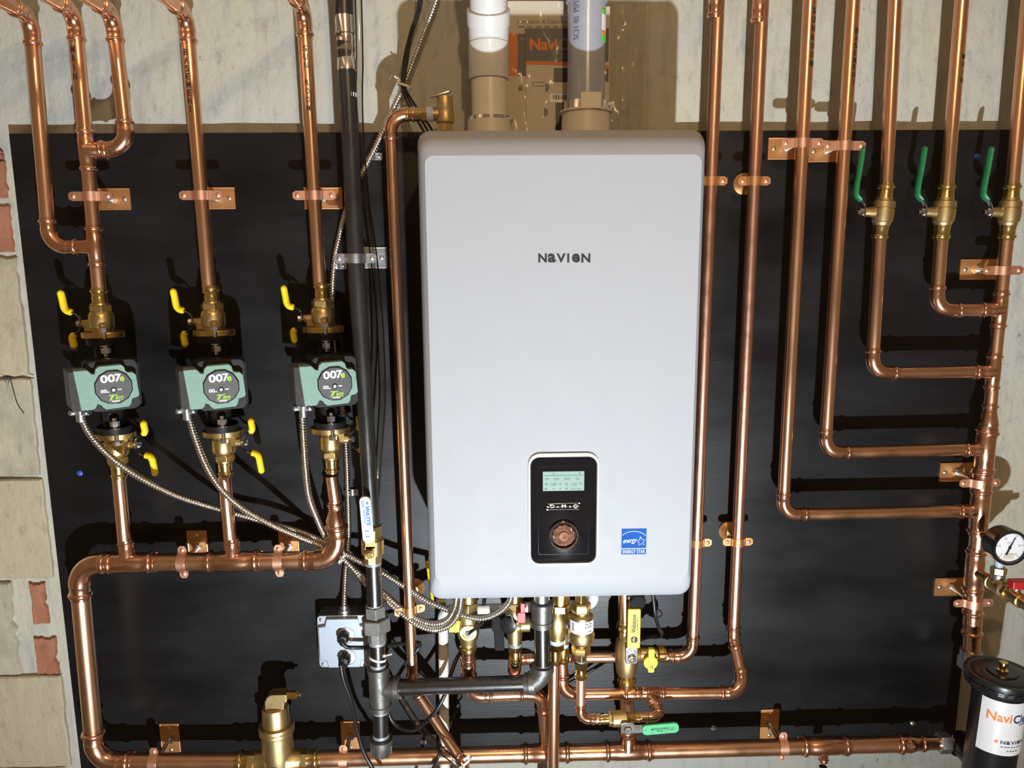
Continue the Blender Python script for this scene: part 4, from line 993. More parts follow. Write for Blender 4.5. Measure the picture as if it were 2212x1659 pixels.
mb = MB(); mb.lathe(rv+UZ*36*kr-UX*38*kr, -UX, [(0,17*kr),(12*kr,17*kr)], 6); pp_, q_ = press_path(rv+UZ*36*kr-UX*88*kr, UX, 13*kr, 34*kr); mb.sweep(pp_+[rv+UZ*36*kr-UX*46*kr], q_+[14*kr], 18); mk('press_socket', mb, 'brass_shiny', t)
Q0 = rv+UZ*36*kr-UX*80*kr; rD = 0.0108
Q1 = V((at(842, 243, RP).x, Q0.y, Q0.z)); Q2 = at(892, 1482, RP); Q3 = at(1002, 1652, RP+0.05)
t = run('long copper discharge pipe from the relief valve down the left side of the heater', [Q0, Q1, Q2, Q3], rD, R=0.03)
pq = Q3+(Q3-Q2).normalized()*0.0
mk('elbow', elbow_mb(Q3, Q3-Q2, -UZ, rD)[0], 'copper_fit', t); pipe_part(t, Q3-UZ*0.03, V((Q3.x, Q3.y, 0.12)), rD)
clamp(on(Q1, Q2, 1318), rD, 'copper hanger strap on the relief discharge pipe under the heater corner', plate=False, ear=0.031, group='hanger straps', m_strap='copper_plate', rot=0.18)
# ================================================================== gas line
GP = 0.17
kg2 = mpp(800, 1200, GP)
gx0 = at(741, -40, GP); g1 = at(749, 150, GP); g2 = at(769, 560, GP); g3 = at(804, 1135, GP)
t = thing('gas_hose', g3, 'thick black jacketed gas hose hanging left of the heater', 'gas hose')
rg = 0.0152
mb = MB(); mb.sweep(crom([at(733,-160,GP), gx0, at(745,70,GP), g1, at(757,300,GP), g2, at(784,800,GP), at(795,980,GP), g3], 0.012), rg, 18); mk('jacket', mb, 'black_jacket', t)
ga = (at(744,40,GP)-at(750,152,GP)).normalized(); gb = at(750,153,GP); kq = mpp(745,100,GP)
mb = MB(); mb.lathe(gb, ga, [(0,19*kq),(1*kq,21*kq),(24*kq,20.5*kq),(27*kq,18.5*kq),(40*kq,18.5*kq),(43*kq,20*kq),(56*kq,18.5*kq),(62*kq,20*kq),(74*kq,19*kq),(76*kq,21*kq),(112*kq,20.5*kq),(114*kq,18*kq)], 26); mk('steel_coupling', mb, 'chrome', t)
mb = MB(); wq = at(752.5,206,GP); mb.lathe(wq-ga*4.5*kq, ga, [(0,18.7*kq),(9*kq,18.7*kq)], 24); mk('white_band', mb, 'label_white', t)
# galvanised clamp on the hose
P = at(768, 558, GP)
t = clamp(P, rg, 'galvanised clamp holding the black gas hose', ear=0.038, group='gas hose clamp', m_strap='galv')
for ch_ in t.children:
    if ch_.name.startswith('plate'): ch_.data.materials[0] = MATS['galv']
    if ch_.name.startswith('screw'): ch_.data.materials[0] = MATS['galv']

# brass gas cock
c0 = at(804, 1138, GP); c1 = at(806, 1214, GP); ax = (c0-c1).normalized(); kk_ = kg2
t = thing('gas_valve', c1, 'brass gas cock with white lever, blue printing, below the gas hose', 'valve')
L1 = (c0-c1).length
mb = MB(); mb.lathe(c1, ax, [(0,20*kk_),(18*kk_,20.5*kk_)], 8, rot=0.39); mb.lathe(c1, ax, [(17*kk_,21*kk_),(20*kk_,24*kk_),(52*kk_,24.5*kk_),(56*kk_,21*kk_),(60*kk_,20*kk_)], 24); mb.lathe(c1, ax, [(60*kk_,21*kk_),(L1+4*kk_,21*kk_)], 8, rot=0.39); mk('valve_body', mb, 'brass_cast', t, bev=0.0008)
Cv = lerp(c1, c0, 0.42)+UY*0.0
mb = MB(); mb.cyl(Cv, Cv+UY*0.034, 10*kk_, 14); mb.lathe(Cv+UY*0.034, UY, [(0,9*kk_),(5*kk_,9*kk_)], 6); mb.lathe(Cv+UY*0.036, UY, [(0,6*kk_),(6*kk_,6*kk_)], 14); mk('stem_nut', mb, 'brass_shiny', t)
mb = MB(); mb.prism(rrect(-11*kk_,11*kk_,-14*kk_,14*kk_,2*kk_,2), Cv+UY*0.026, UX, UZ, UY, 0, 0.003); mb.prism([(-10*kk_,10*kk_),(10*kk_,10*kk_),(11*kk_,48*kk_),(-11*kk_,48*kk_)], Cv+UY*0.026, UX, ax, UY, 0, 0.003); mk('lever_strip', mb, 'brass', t)
LV = V((0.045*-1, 0, 1)).normalized()
lx = LV.cross(UY)*-1 if LV.cross(UY).x < 0 else LV.cross(UY)
PL = Cv+UY*0.031
mb = MB(); mb.prism(rrect(-12*kk_,12*kk_,26*kk_,128*kk_,11*kk_,5), PL, lx, LV, UY, 0, 0.007); lev = mk('lever', mb, 'pvc_white', t, bev=0.0015)
fl = lambda u, v: plane_fn(PL+lx*(u*kk_)+LV*(v*kk_)+UY*0.0075, -LV, lx)
lettering(lev, 'ink_blue', [('WATTS',42*kk_,8.5*kk_,fl(4,86),0.15,.04),(4,30*kk_,1.8*kk_,fl(-3.5,84)),(3,16*kk_,1.6*kk_,fl(-6.5,112)),(3,16*kk_,1.6*kk_,fl(-3,112)),('W',7*kk_,6*kk_,fl(4,114),0,.04),('[ ]',14*kk_,8*kk_,fl(-1,47))])

# black iron gas piping
g_a = at(806, 1212, GP); g_b = at(810, 1312, GP); u_b = at(815, 1384, GP); n_b = at(817, 1440, GP); t_c = at(820, 1486, GP); t_b = at(822, 1532, GP); d_b = at(823, 1592, GP); cap_b = at(824, 1628, GP)
t = thing('gas_pipe_run', cap_b, 'dark iron gas pipe with union, tee and horizontal branch to the heater', 'gas pipe')
ri = 0.0158
def nipple(a, b, r=ri, name='nipple', m='iron', tape=True):
    mb = MB(); mb.cyl(a, b, r, 20); mk(name, mb, m, t)
    if tape:
        d = (b-a).normalized(); 
        for P, s in ((a, 1), (b, -1)):
            mb = MB(); mb.lathe(P, d*s, [(0,r*1.0),(0.001,r*1.04),(0.006,r*1.03),(0.007,r*1.0)], 20); mk('thread_tape', mb, 'tape_white', t)
nipple(g_a, g_b); nipple(u_b, n_b); nipple(t_b, d_b)
d = (g_b-u_b).normalized()
mb = MB(); mb.lathe(u_b, d, [(0,0.0185),(0.030,0.0185)], 8, rot=0.3); mk('union_lower', mb, 'union_grey', t, bev=0.0008)
mb = MB(); mb.lathe(u_b+d*0.022, d, [(0,0.028),(0.002,0.029),(0.026,0.029),(0.028,0.027)], 6, rot=0.35); mk('union_nut', mb, 'union_grey', t, bev=0.001)
mb = MB(); mb.lathe(u_b+d*0.050, d, [(0,0.021),(0.024,0.021)], 6, rot=0.2); mk('union_upper', mb, 'union_grey', t, bev=0.0008)
bx_a = at(850, 1485, GP); bx_b = at(1142, 1475.5, GP+0.02); el = at(1172, 1475, GP+0.02)
hd = (bx_b-bx_a).normalized()
mb = MB(); d = (n_b-t_b).normalized(); Lt = (n_b-t_b).length
mb.lathe(t_b, d, [(0,0.020),(0.001,0.0225),(0.011,0.0225),(0.012,0.0205),(Lt-0.012,0.0205),(Lt-0.011,0.0225),(Lt-0.001,0.0225),(Lt,0.020)], 28)
mb.lathe(t_c, hd, [(0,0.0185),(0.024,0.0195),(0.030,0.0205),(0.0305,0.0225),(0.040,0.0225),(0.041,0.020)], 28); tee_ = mk('tee', mb, 'iron_fit', t)
mb = MB(); vs, fs = text2d('WATCO', 0, 0.02); kk = kg2; Ct = lerp(t_b, n_b, 0.45); mb.add([Ct+d*(-x*34*kk)+V((math.sin(y*10*kk/0.0205+0.1),-math.cos(y*10*kk/0.0205+0.1),0))*0.0209 for x, y in vs], fs); mk('cast_lettering', mb, 'union_grey', tee_, flat=True)
nipple(bx_a-hd*0.008, bx_b+hd*0.008, ri, 'branch_pipe')
mb = MB(); 
for P in (bx_a+hd*0.002, bx_b-hd*0.004): mb.lathe(P, hd, [(0,ri*1.0),(0.001,ri*1.07),(0.005,ri*1.07),(0.006,ri)], 20)
mk('thread_tape', mb, 'tape_blue', t)
e_up = at(1172, 1437, GP+0.02); top_c = at(1171, 1352, GP+0.02)
mb = MB(); q = elbow_mb(el, hd, UZ, 0.0172, 0.034, 0.0)
mb.sweep([bx_b-hd*0.001, bx_b, bx_b+hd*0.011, bx_b+hd*0.0115]+[el+V((0,0,0))-hd*0.034+UZ*0.034-UZ*0.034*math.cos(a*math.pi/20)+hd*0.034*math.sin(a*math.pi/20) for a in range(11)]+[e_up-UZ*0.0115, e_up-UZ*0.011, e_up, e_up+UZ*0.001], [0.020,0.0228,0.0228,0.0205]+[0.0203]*11+[0.0205,0.0228,0.0228,0.020], 26); mk('elbow', mb, 'iron_fit', t)
nipple(e_up-UZ*0.004, top_c+UZ*0.006, ri, 'nipple')
ct = at(1170, 1300, GP+0.02); Lc = ct.z-top_c.z
mb = MB(); mb.lathe(top_c, UZ, [(0,0.020),(0.001,0.0228),(0.012,0.0228),(0.013,0.021),(Lc-0.012,0.021),(Lc-0.011,0.0228),(Lc-0.001,0.0228),(Lc,0.020)], 28); mk('coupling', mb, 'iron_fit', t)
mb = MB(); mb.cyl(ct-UZ*0.004, V((ct.x, ct.y, oB+0.01)), 0.015, 18); mk('inlet_nipple', mb, 'galv', t)
mb = MB(); d = (d_b-cap_b).normalized(); mb.lathe(cap_b, d, [(0,0.018),(0.003,0.0195),(0.022,0.020),(0.0225,0.0235),(0.034,0.0235),(0.035,0.020)], 24)
for i in range(8):
    an = i*math.pi/4; q = V((math.cos(an), math.sin(an), 0)); mb.box(cap_b+d*0.012+q*0.0198, 0.003, 0.0025, 0.022, q, UZ.cross(q), UZ)
mk('drip_cap', mb, 'iron_fit', t)

# ================================================================== armored cables
def cable(label, pts, r=0.0056, connector=None):
    P = crom(pts, 0.00095); t = thing('armored_cable', min(pts, key=lambda q: q.z), label, 'cable', 'armored cables')
    # even spacing
    mb = MB(); mb.sweep(P, r, 10, helix=(0.22, 0.0054)); mk('armor', mb, 'armor', t, sharp=70)
    return t
def connector(t, P, dx):
    mb = MB(); mb.box(P+UZ*0.002, 0.036, 0.014, 0.010); mb.cyl(P+UZ*0.006, P-UZ*0.016, 0.0082, 16)
    for s in (-1, 1): mb.lathe(P+UX*(s*0.013)+UY*0.006+UZ*0.002, UY, [(0,0.0055),(0.004,0.005),(0.005,0.003)], 10)
    mk('cable_connector', mb, 'galv', t, bev=0.0012)
cs = [at(174,893,0.165), at(404,889,0.165), at(655,883,0.165)]
A_ = lambda lst: [at(*q) for q in lst]
c1 = cable('armored cable from the leftmost pump sweeping right under the other pumps', [cs[0]]+A_([(186,925,.165),(208,956,.165),(240,988,.16),(276,1015,.155),(321,1042,.145),(389,1074,.12),(473,1100,.075),(520,1113,.07),(590,1132,.075),(647,1148,.07),(700,1170,.065),(735,1190,.065),(776,1212,.09),(824,1236,.11),(867,1263,.125),(921,1297,.15),(965,1316,.16),(1000,1329,.17),(1040,1336,.18),(1075,1324,.19),(1098,1303,.2),(1108,1276,.21)]))
c2 = cable('armored cable from the middle pump crossing the return header', [cs[1]]+A_([(409,905,.165),(421,945,.165),(446,1008,.165),(479,1058,.16),(525,1099,.15),(586,1133,.13),(631,1153,.105),(676,1172,.075),(706,1188,.065),(745,1208,.065),(787,1249,.09),(824,1278,.11),(867,1314,.125),(903,1338,.14),(939,1347,.16),(966,1338,.17),(982,1312,.18),(988,1276,.2)]))
c3 = cable('armored cable hanging straight down from the rightmost pump', [cs[2]]+A_([(653,900,.165),(656,956,.165),(660,1013,.16),(667,1070,.14),(683,1115,.10),(703,1158,.07),(730,1194,.06),(762,1228,.08),(790,1260,.09),(824,1288,.115),(867,1325,.13),(903,1350,.145),(939,1360,.16),(972,1349,.175),(992,1318,.19),(998,1276,.21)]))
for t_, P in zip((c1,c2,c3), cs): connector(t_, P, 0)
c4 = cable('armored feed cable descending from the ceiling behind the gas hose to the junction box', A_([(960,-60,.05),(942,0,.05),(905,100,.05),(872,186,.05),(847,240,.05),(824,292,.04),(790,360,.033),(765,410,.03),(743,470,.03),(732,515,.03),(723,560,.03),(718,640,.03),(722,760,.03),(738,870,.03),(747,960,.03),(751,1058,.03),(753,1162,.03),(746,1240,.035),(743,1318,.06)]), 0.0054)
# low-voltage wires beside it
for i, (dx, m, lab) in enumerate(((0,'rubber','dark thin control wire tied to the feed cable, leftmost strand'),(6,'black_jacket','dark thin control wire tied to the feed cable, middle strand'),(12,'rubber','dark thin control wire tied to the feed cable, rightmost strand'))):
    mb = MB(); mb.sweep(crom(A_([(908+dx*0.6,-40,.06),(902+dx*0.5,20,.06),(886+dx*0.4,70,.06),(872+dx*0.7,130,.062),(868+dx*0.5,182,.062),(874+dx,210,.07),(890+dx*1.3,240,.09),(912+dx*1.6,278,.11),(930+dx,310,.11)]), 0.006), 0.0022, 8)
    tag(mk('control_wire', mb, m), lab, 'wire', 'control wires')
def ring_tie(name, label, C, ax, r, head=None, w=0.0022, ell=(1,1)):
    mb = MB(); ax = ax.normalized(); u = ax.orthogonal().normalized(); v = ax.cross(u); 
    rings = []
    for i in range(20):
        an = 2*math.pi*i/20; d = u*math.cos(an)+v*math.sin(an); rings.append([C+d*r+ax*w, C+d*(r+0.0013)+ax*w, C+d*(r+0.0013)-ax*w, C+d*r-ax*w])
    mb.rings(rings, False, True)
    t = thing(name, C, label, 'zip tie', 'nylon cable ties'); mk('band', mb, 'nylon', t)
    if head is not None:
        mb = MB(); d = (head-C).normalized(); mb.box(C+d*(r+0.002), 0.007, 0.006, 0.006, d, ax, d.cross(ax)); mb.cyl(C+d*r, head, 0.0016, 6); mk('head', mb, 'nylon', t)
ring_tie('zip_tie', 'white nylon tie bundling thin wires to the feed cable near the ceiling', at(874,186,.056), at(890,130,.056)-at(874,186,.056), 0.0125, at(852,164,.06))
ring_tie('zip_tie', 'white nylon tie round the iron gas pipe below the union', at(816,1421,GP), V((0.25,0.1,1)), 0.0162, at(846,1413,GP+0.02))
ring_tie('zip_tie', 'white nylon tie round the armored cables beside the header elbow', at(744,1204,.065), at(760,1218,.07)-at(744,1204,.065), 0.0155, at(735,1212,.09))
ring_tie('zip_tie', 'white nylon tie round the discharge pipe and clear hose at the bottom edge', at(1000,1646,RP+.055), at(1000,1646,RP+.055)-at(985,1622,RP+.05), 0.019, at(1012,1630,RP+.09))
def clip(label, P, dx):
    t = thing('cable_clip', P, label, 'clip', 'cable clips'); mb = MB(); mb.box(P+UX*(dx*0.012), 0.018, 0.0016, 0.014); mb.sweep([P+UX*(0.0075*math.cos(a*math.pi/8))+UY*(0.0075*math.sin(a*math.pi/8)) for a in range(9)], 0.0016, 6, nrm=(0,0,1), ell=(4,0.7)); mk('strap', mb, 'galv', t, bev=0.0006)
    mb = MB(); screw_head(mb, P+UX*(dx*0.014)+UY*0.001, UY, 0.0035); mk('nail', mb, 'screw_steel', t)
clip('small steel clip on the feed cable near the board top', at(803,338,.026), 1)
clip('small steel clip on the feed cable under the gas hose clamp', at(726,574,.026), 1)
clip('small steel clip on the feed cable left of the white gas lever', at(752,1064,.026), 1)

# ================================================================== junction box and cords
JP = 0.075
q0 = at(686,1388,JP); q1 = at(797,1388,JP); qt = at(735,1333,JP); qb = at(735,1444,JP)
JL, JR, JT, JB = q0.x, q1.x, qt.z, qb.z; jc = V(((JL+JR)/2, -0.02, (JT+JB)/2))
t = thing('junction_box', V((jc.x,-0.02,JB)), 'square galvanised junction box with two sockets on the board', 'junction box')
kj = mpp(735,1388,JP)
mb = MB(); mb.prism(rrect(JL,JR,JB,JT,0.005,3), V((0,0,0)), UX, UZ, UY, 0.0205, JP-0.008); mk('box', mb, 'galv', t, bev=0.0008)
mb = MB(); mb.prism(rrect(JL,JR,JB,JT,0.008,4), V((0,0,0)), UX, UZ, UY, JP-0.008, JP-0.006); 
mk('cover_plate', mb, 'zinc', t, bev=0.0006)
c_ = 0.021
poly = [(JL+c_,JT-0.003),(JR-c_,JT-0.003),(JR-c_+0.004,JT-c_+0.002),(JR-0.003,JT-c_),(JR-0.003,JB+c_),(JR-c_+0.004,JB+c_-0.002),(JR-c_,JB+0.003),(JL+c_,JB+0.003),(JL+c_-0.004,JB+c_-0.002),(JL+0.003,JB+c_),(JL+0.003,JT-c_),(JL+c_-0.004,JT-c_+0.002)]
mb = MB(); mb.prism(poly, V((0,0,0)), UX, UZ, UY, JP-0.008, JP+0.003); rf = mk('raised_face', mb, 'zinc', t, bev=0.002)
for sx in (JL+0.008, JR-0.008):
    for sz in (JT-0.008, JB+0.008):
        mb = MB(); screw_head(mb, V((sx,-JP+0.0055,sz)), UY, 0.0035); mk('cover_screw', mb, 'screw_steel', t)
SK = [at(748,1371,JP), at(751,1418,JP)]
for S in SK:
    mb = MB(); pg = [(17*kj*math.cos(a*math.pi/16), max(-13.5*kj, min(13.5*kj, 17*kj*math.sin(a*math.pi/16)))) for a in range(32)]
    mb.prism(pg, V((S.x,-JP,S.z)), UX, UZ, UY, 0.0, 0.0042); mk('socket', mb, 'pvc_cream', t, bev=0.0005)
    mb = MB(); ring = lambda rr, d: [V((S.x,0,S.z))+UX*(rr*kj*math.cos(a*math.pi/16))+UZ*(rr*kj*math.sin(a*math.pi/16))+UY*(JP+0.003+d) for a in range(32)]
    mb.rings([ring(17.3,0),ring(18.2,0.0012),ring(19.2,0.0012),ring(19.6,0)], False); mk('socket_rim', mb, 'galv', t)
P = at(743,1320,.06); mb = MB(); mb.lathe(V((P.x,-0.055,JT-0.002)), UZ, [(0,0.015),(0.004,0.015),(0.004,0.0125),(0.010,0.0125),(0.011,0.009),(0.018,0.009)], 14); mk('cable_fitting', mb, 'galv', t)
def cord(label, S, pts, r=0.0042, plug=True):
    t = thing('power_cord', min(pts, key=lambda q: q.z), label, 'cord', 'black cords')
    mb = MB(); mb.sweep(crom(pts, 0.004), r, 12); mk('flex', mb, 'rubber', t)
    if plug:
        P = V((S.x-0.004,-JP-0.004,S.z)); mb = MB(); mb.lathe(P, UY, [(0,0.0125),(0.004,0.0135),(0.016,0.0125),(0.021,0.009),(0.022,0.0005)], 8, rot=0.39)
        mb.sweep([P+UY*0.012, P+UY*0.013-UZ*0.010, pts[0]], [0.009,0.0085,0.006], 12); mk('plug', mb, 'rubber', t, bev=0.0015)
    return t
cord('black heater power cord from the upper socket, looping under the gas pipe', SK[0], A_([(739,1388,.105),(748,1397,.105),(765,1399,.10),(800,1398,.10),(850,1393,.11),(890,1388,.12),(907,1390,.13),(902,1402,.135),(880,1428,.135),(856,1466,.13),(842,1500,.12),(838,1528,.115),(844,1552,.115),(862,1571,.12),(892,1577,.135),(916,1562,.155),(940,1538,.16),(960,1502,.155),(972,1462,.14),(986,1424,.12),(1000,1400,.10),(1020,1370,.09),(1040,1330,.08),(1050,1270,.10)]))
cord('black power cord from the lower socket hanging to the bottom edge', SK[1], A_([(736,1436,.105),(742,1468,.11),(758,1514,.12),(770,1571,.14),(786,1625,.155),(806,1662,.16),(830,1720,.16)])+[V((-0.28,-0.17,0.15)), V((-0.27,-0.19,0.02))])
cord('black lead hanging from the heater bottom right of the yellow lever', None, A_([(1409,1270,.12),(1412,1300,.12),(1416,1330,.12),(1424,1358,.11),(1430,1370,.10),(1420,1376,.09),(1395,1378,.085),(1350,1400,.06),(1290,1440,.04),(1225,1478,.035),(1195,1488,.035)]), 0.0038, False)
cord('black wire looping down behind the white drain pipe', None, A_([(990,1520,.045),(975,1560,.05),(955,1600,.06),(950,1625,.13),(938,1655,.13),(925,1700,.13)])+[V((-0.19,-0.14,0.12)), V((-0.18,-0.15,0.02))], 0.0036, False)

# ================================================================== clear hose
mb = MB(); mb.sweep(crom(A_([(771,-60,.15),(774,0,.15),(777,130,.15),(776,200,.145),(779,300,.145),(790,430,.15),(803,520,.155),(813,610,.16),(822,720,.16),(826,850,.16),(821,950,.16),(813,1060,.155),(806,1140,.13),(806,1300,.12),(822,1400,.14),(832,1436,.17),(846,1470,.165),(872,1518,.165),(905,1568,.19),(950,1618,.205),(985,1648,.21),(1010,1690,.21)]), 0.008), 0.0068, 14, cap=False)
tag(mk('drain_hose', mb, 'clear_vinyl'), 'clear vinyl hose trailing beside the black gas hose down to the bottom', 'hose')

# ================================================================== condensate pipe
CP = 0.085; rc = 0.0105
k1 = at(957,1322,CP); k2 = at(958,1760,CP); k2 = V((k2.x, k2.y, 0.03))
t = run('cream plastic condensate pipe dropping behind the gas branch under the heater', [at(1282,1272,CP), at(1282,1306,CP), at(957,1319,CP), k2], rc, m='pvc_cream', fm='pvc_white', name='condensate_pipe', R=0.018)

# ================================================================== valves under the heater
XP = 0.155; kx = mpp(1050,1350,XP)
def vlathe(mb, px, p, prof, n=24, rot=0.0, py0=None):
    """profile in photo rows: (row, radius px)"""
    base = at(px, prof[0][0], p); 
    mb.lathe(base, UZ, [((at(px, y, p).z-base.z), rr*kx) for y, rr in prof], n, rot=rot)
def cyl_dir(mb, P, d, prof, n=18, rot=0.0): mb.lathe(P, d, [(a*kx, b*kx) for a, b in prof], n, rot=rot)
# V1
t = thing('service_valve', at(1012,1462,XP), 'brass service valve with lime yellow handle at the left under the heater', 'valve', 'valves under the heater')
mb = MB(); vlathe(mb, 1012, XP, [(1392,17),(1384,18),(1375,22),(1362,24),(1345,24),(1334,22),(1322,21),(1314,18)]); cyl_dir(mb, at(1012,1356,XP), UY, [(0,20),(22,19),(23,18)]); cyl_dir(mb, at(1012,1350,XP), -UX, [(0,12),(24,10)]); mk('valve_body', mb, 'brass_cast', t)
mb = MB(); vlathe(mb, 1012, XP, [(1317,22),(1300,22)], 6); vlathe(mb, 1012, XP, [(1300,17),(1270,17)], 18); mk('union_nut', mb, 'brass', t, bev=0.0008)
mb = MB(); vlathe(mb, 1012, XP, [(1410,15),(1405,16),(1403,19),(1397,19),(1395,16),(1385,17)]); mk('press_socket', mb, 'brass_shiny', t)
mb = MB(); cyl_dir(mb, at(1012,1356,XP)+UY*23*kx, UY, [(0,17),(2.5,17),(2.6,0.5)], 28); cp = mk('brass_cap', mb, 'brass_shiny', t)
mb = MB()
for i in range(6):
    an = math.radians(205+i*26); d = UX*math.cos(an)+UZ*math.sin(an); up_ = d*-1; put_bars(mb, 1, 2.4*kx, 3.4*kx, plane_fn(at(1012,1356,XP)+UY*26.4*kx+d*11.5*kx, up_.cross(UY)*-1, up_))
mk('cap_lettering', mb, 'ink_olive', cp, flat=True)
mb = MB(); C = at(1012,1356,XP)+UY*26*kx; mb.sweep(crom([C+UX*1*kx, C+UY*3*kx+UX*6*kx+UZ*4*kx, C+UX*24*kx+UZ*16*kx, C+UX*34*kx+UZ*26*kx], 0.002), 2.6*kx, 8); cyl_dir(mb, C, UY, [(0,6),(2,6)], 12); mk('cap_strap', mb, 'rubber', t)
mb = MB(); P = at(983,1349,XP+.005); mb.prism(rrect(-13*kx,11*kx,-13*kx,13*kx,2*kx,3), P, UX, UZ, UY, -0.006, 0.010); mb.box(P+UX*2*kx+UY*0.012, 4*kx, 24*kx, 0.006, UX, UZ, UY); mk('handle', mb, 'yellow_lime', t, bev=0.0015)
run_t = run('copper tail from the lime-handled valve bending right to join the bottom main', [at(1012,1404,XP), at(1012,1503,XP-0.02), at(1170,1497,PD+0.025), on_x(mA,m1,1180)+UZ*0.02], 0.0125, coups=[(at(1012,1440,XP-0.008), UZ, 0.0135, 0.026)])
# V2
t = thing('service_valve', at(1108,1440,XP), 'brass service valve with black lever and small red drain handle', 'valve', 'valves under the heater')
mb = MB(); vlathe(mb, 1112, XP, [(1388,15),(1375,16),(1360,17),(1350,19),(1330,20),(1318,18),(1312,15)]); cyl_dir(mb, at(1112,1349,XP), UX, [(0,18),(10,18),(12,16),(32,16),(33,14)]); cyl_dir(mb, at(1104,1345,XP), UY+UX*-0.35, [(0,17),(16,17)]); cyl_dir(mb, at(1100,1350,XP), -UX, [(0,14),(14,13)]); mk('valve_body', mb, 'brass_cast', t)
mb = MB(); cyl_dir(mb, at(1104,1341,XP)+(UY+UX*-0.35).normalized()*16*kx, UY+UX*-0.35, [(0,18.5),(8,18.5),(9,17),(9.1,0.5)], 18); capb = mk('black_cap', mb, 'rubber', t)
C = at(1100,1334,XP+.028); mb = MB(); mb.sweep([C+UX*(6*math.cos(math.radians(a))*kx)+UZ*(6*math.sin(math.radians(a))*kx) for a in range(120,-40,-20)]+[C+UX*10*kx-UZ*12*kx, C+UX*20*kx-UZ*22*kx, C+UX*27*kx-UZ*21*kx], 1.7*kx, 8); mk('cap_strap', mb, 'union_grey', capb)
mb = MB(); vlathe(mb, 1112, XP, [(1312,20),(1299,20)], 6, 0.3); vlathe(mb, 1112, XP, [(1299,15),(1270,15)], 18); mk('union_nut', mb, 'brass', t, bev=0.0008)
mb = MB(); vlathe(mb, 1113, XP, [(1396,14),(1388,15.5)]); mk('thread_tape', mb, 'tape_white', t)
mb = MB(); vlathe(mb, 1113, XP, [(1404,17),(1395,17)], 6); vlathe(mb, 1113, XP, [(1430,13.5),(1428,15),(1424,16),(1420,13.5),(1404,13.5)]); mk('press_socket', mb, 'brass_shiny', t, bev=0.0004)
mb = MB(); P = at(1075,1352,XP+.012); mb.prism([(-13*kx,20*kx),(6*kx,22*kx),(8*kx,-4*kx),(14*kx,-14*kx),(14*kx,-56*kx),(-7*kx,-56*kx),(-8*kx,-16*kx),(-13*kx,-6*kx)], P, UX, UZ, UY, -0.004, 0.004); mk('black_lever', mb, 'black_matte', t, bev=0.002)
mb = MB(); P = at(1128,1334,XP+.028); mb.prism(rrect(-11*kx,7*kx,-10*kx,14*kx,4*kx,3), P, UX, UZ, UY, -0.006, 0.006); mb.prism(rrect(-4*kx,6*kx,10*kx,34*kx,2*kx,2), P, UX, UZ, UY, -0.003, 0.005); mb.cyl(P-UY*0.006, P-UY*0.025, 6*kx, 10); mk('red_handle', mb, 'red', t, bev=0.0012)
t = run('copper elbow under the black-lever valve leading right behind the gas pipe', [at(1113,1424,XP), at(1112,1445,XP-0.02), at(1124,1424,PH)], 0.0118, R=0.016) if False else thing('copper_pipe_run', at(1112,1448,XP), 'copper elbow under the black-lever valve leading right behind the gas pipe', 'pipe')
mb = MB(); E0 = at(1113,1420,XP); E1 = at(1112,1440,XP-.01); E2 = at(1124,1421,PH); 
mb.sweep(crom([E0, at(1112,1436,XP-.003), at(1111,1447,XP-.02), at(1112,1440,XP-.04), at(1118,1424,PH), at(1150,1420,PH)], 0.003), 0.0138, 18); mk('elbow', mb, 'copper_fit', t)
mk('coupling', coupling_mb(at(1140,1421,PH), UX, 0.0118, 0.022), 'copper_fit', t)
# V3 pair behind the gas pipe
t = thing('service_valve', at(1204,1430,XP), 'brass service valve with thin grey lever right of the gas pipe', 'valve', 'valves under the heater')
mb = MB(); vlathe(mb, 1204, XP, [(1380,17),(1372,18),(1360,22),(1336,23),(1325,18),(1318,16)]); cyl_dir(mb, at(1204,1350,XP), UX, [(0,13),(22,11),(24,8)]); mk('valve_body', mb, 'brass_cast', t)
mb = MB(); vlathe(mb, 1210, XP, [(1318,22),(1304,22)], 6, 0.4); vlathe(mb, 1210, XP, [(1304,17),(1270,17)], 18); mk('union_nut', mb, 'brass', t, bev=0.0008)
mb = MB(); vlathe(mb, 1203, XP, [(1389,15),(1380,16)]); mk('thread_tape', mb, 'tape_blue', t)
mb = MB(); vlathe(mb, 1203, XP, [(1402,17),(1389,17)], 6); vlathe(mb, 1199, XP, [(1434,12.5),(1431,14),(1427,15),(1423,12.5),(1402,12.5)]); mk('press_socket', mb, 'brass_shiny', t)
mb = MB(); P = at(1225,1350,XP+.012); mb.sweep(crom([P+UX*-6*kx, P+UX*0*kx+UZ*2*kx, P+UX*4*kx-UZ*8*kx, P+UX*4*kx-UZ*38*kx], 0.003), 0.0016, 10, nrm=(0,-1,0), ell=(4,1.6)); mk('lever', mb, 'galv', t)
t = thing('copper_pipe_run', at(1194,1700,XP+.02), 'copper pipe running straight down in front of the bottom main', 'pipe')
fe = at(1194,1760,XP); fs_ = at(1197,1428,XP); pipe_part(t, fs_, fs_+(fe-fs_)*((fs_.z-0.02)/(fs_.z-fe.z)), 0.0122)
t = thing('service_valve', at(1214,1440,PH+.05), 'small brass fitting with blue sealing tape tucked behind the grey-lever valve', 'fitting')
pa = PH+.05; mb = MB(); vlathe(mb, 1216, pa, [(1432,12),(1428,14),(1423,15),(1420,12.5),(1408,12.5),(1408,15),(1396,15)]); mk('press_socket', mb, 'brass_shiny', t)
mb = MB(); vlathe(mb, 1216, pa, [(1396,13),(1388,13)]); mk('thread_tape', mb, 'tape_blue', t)
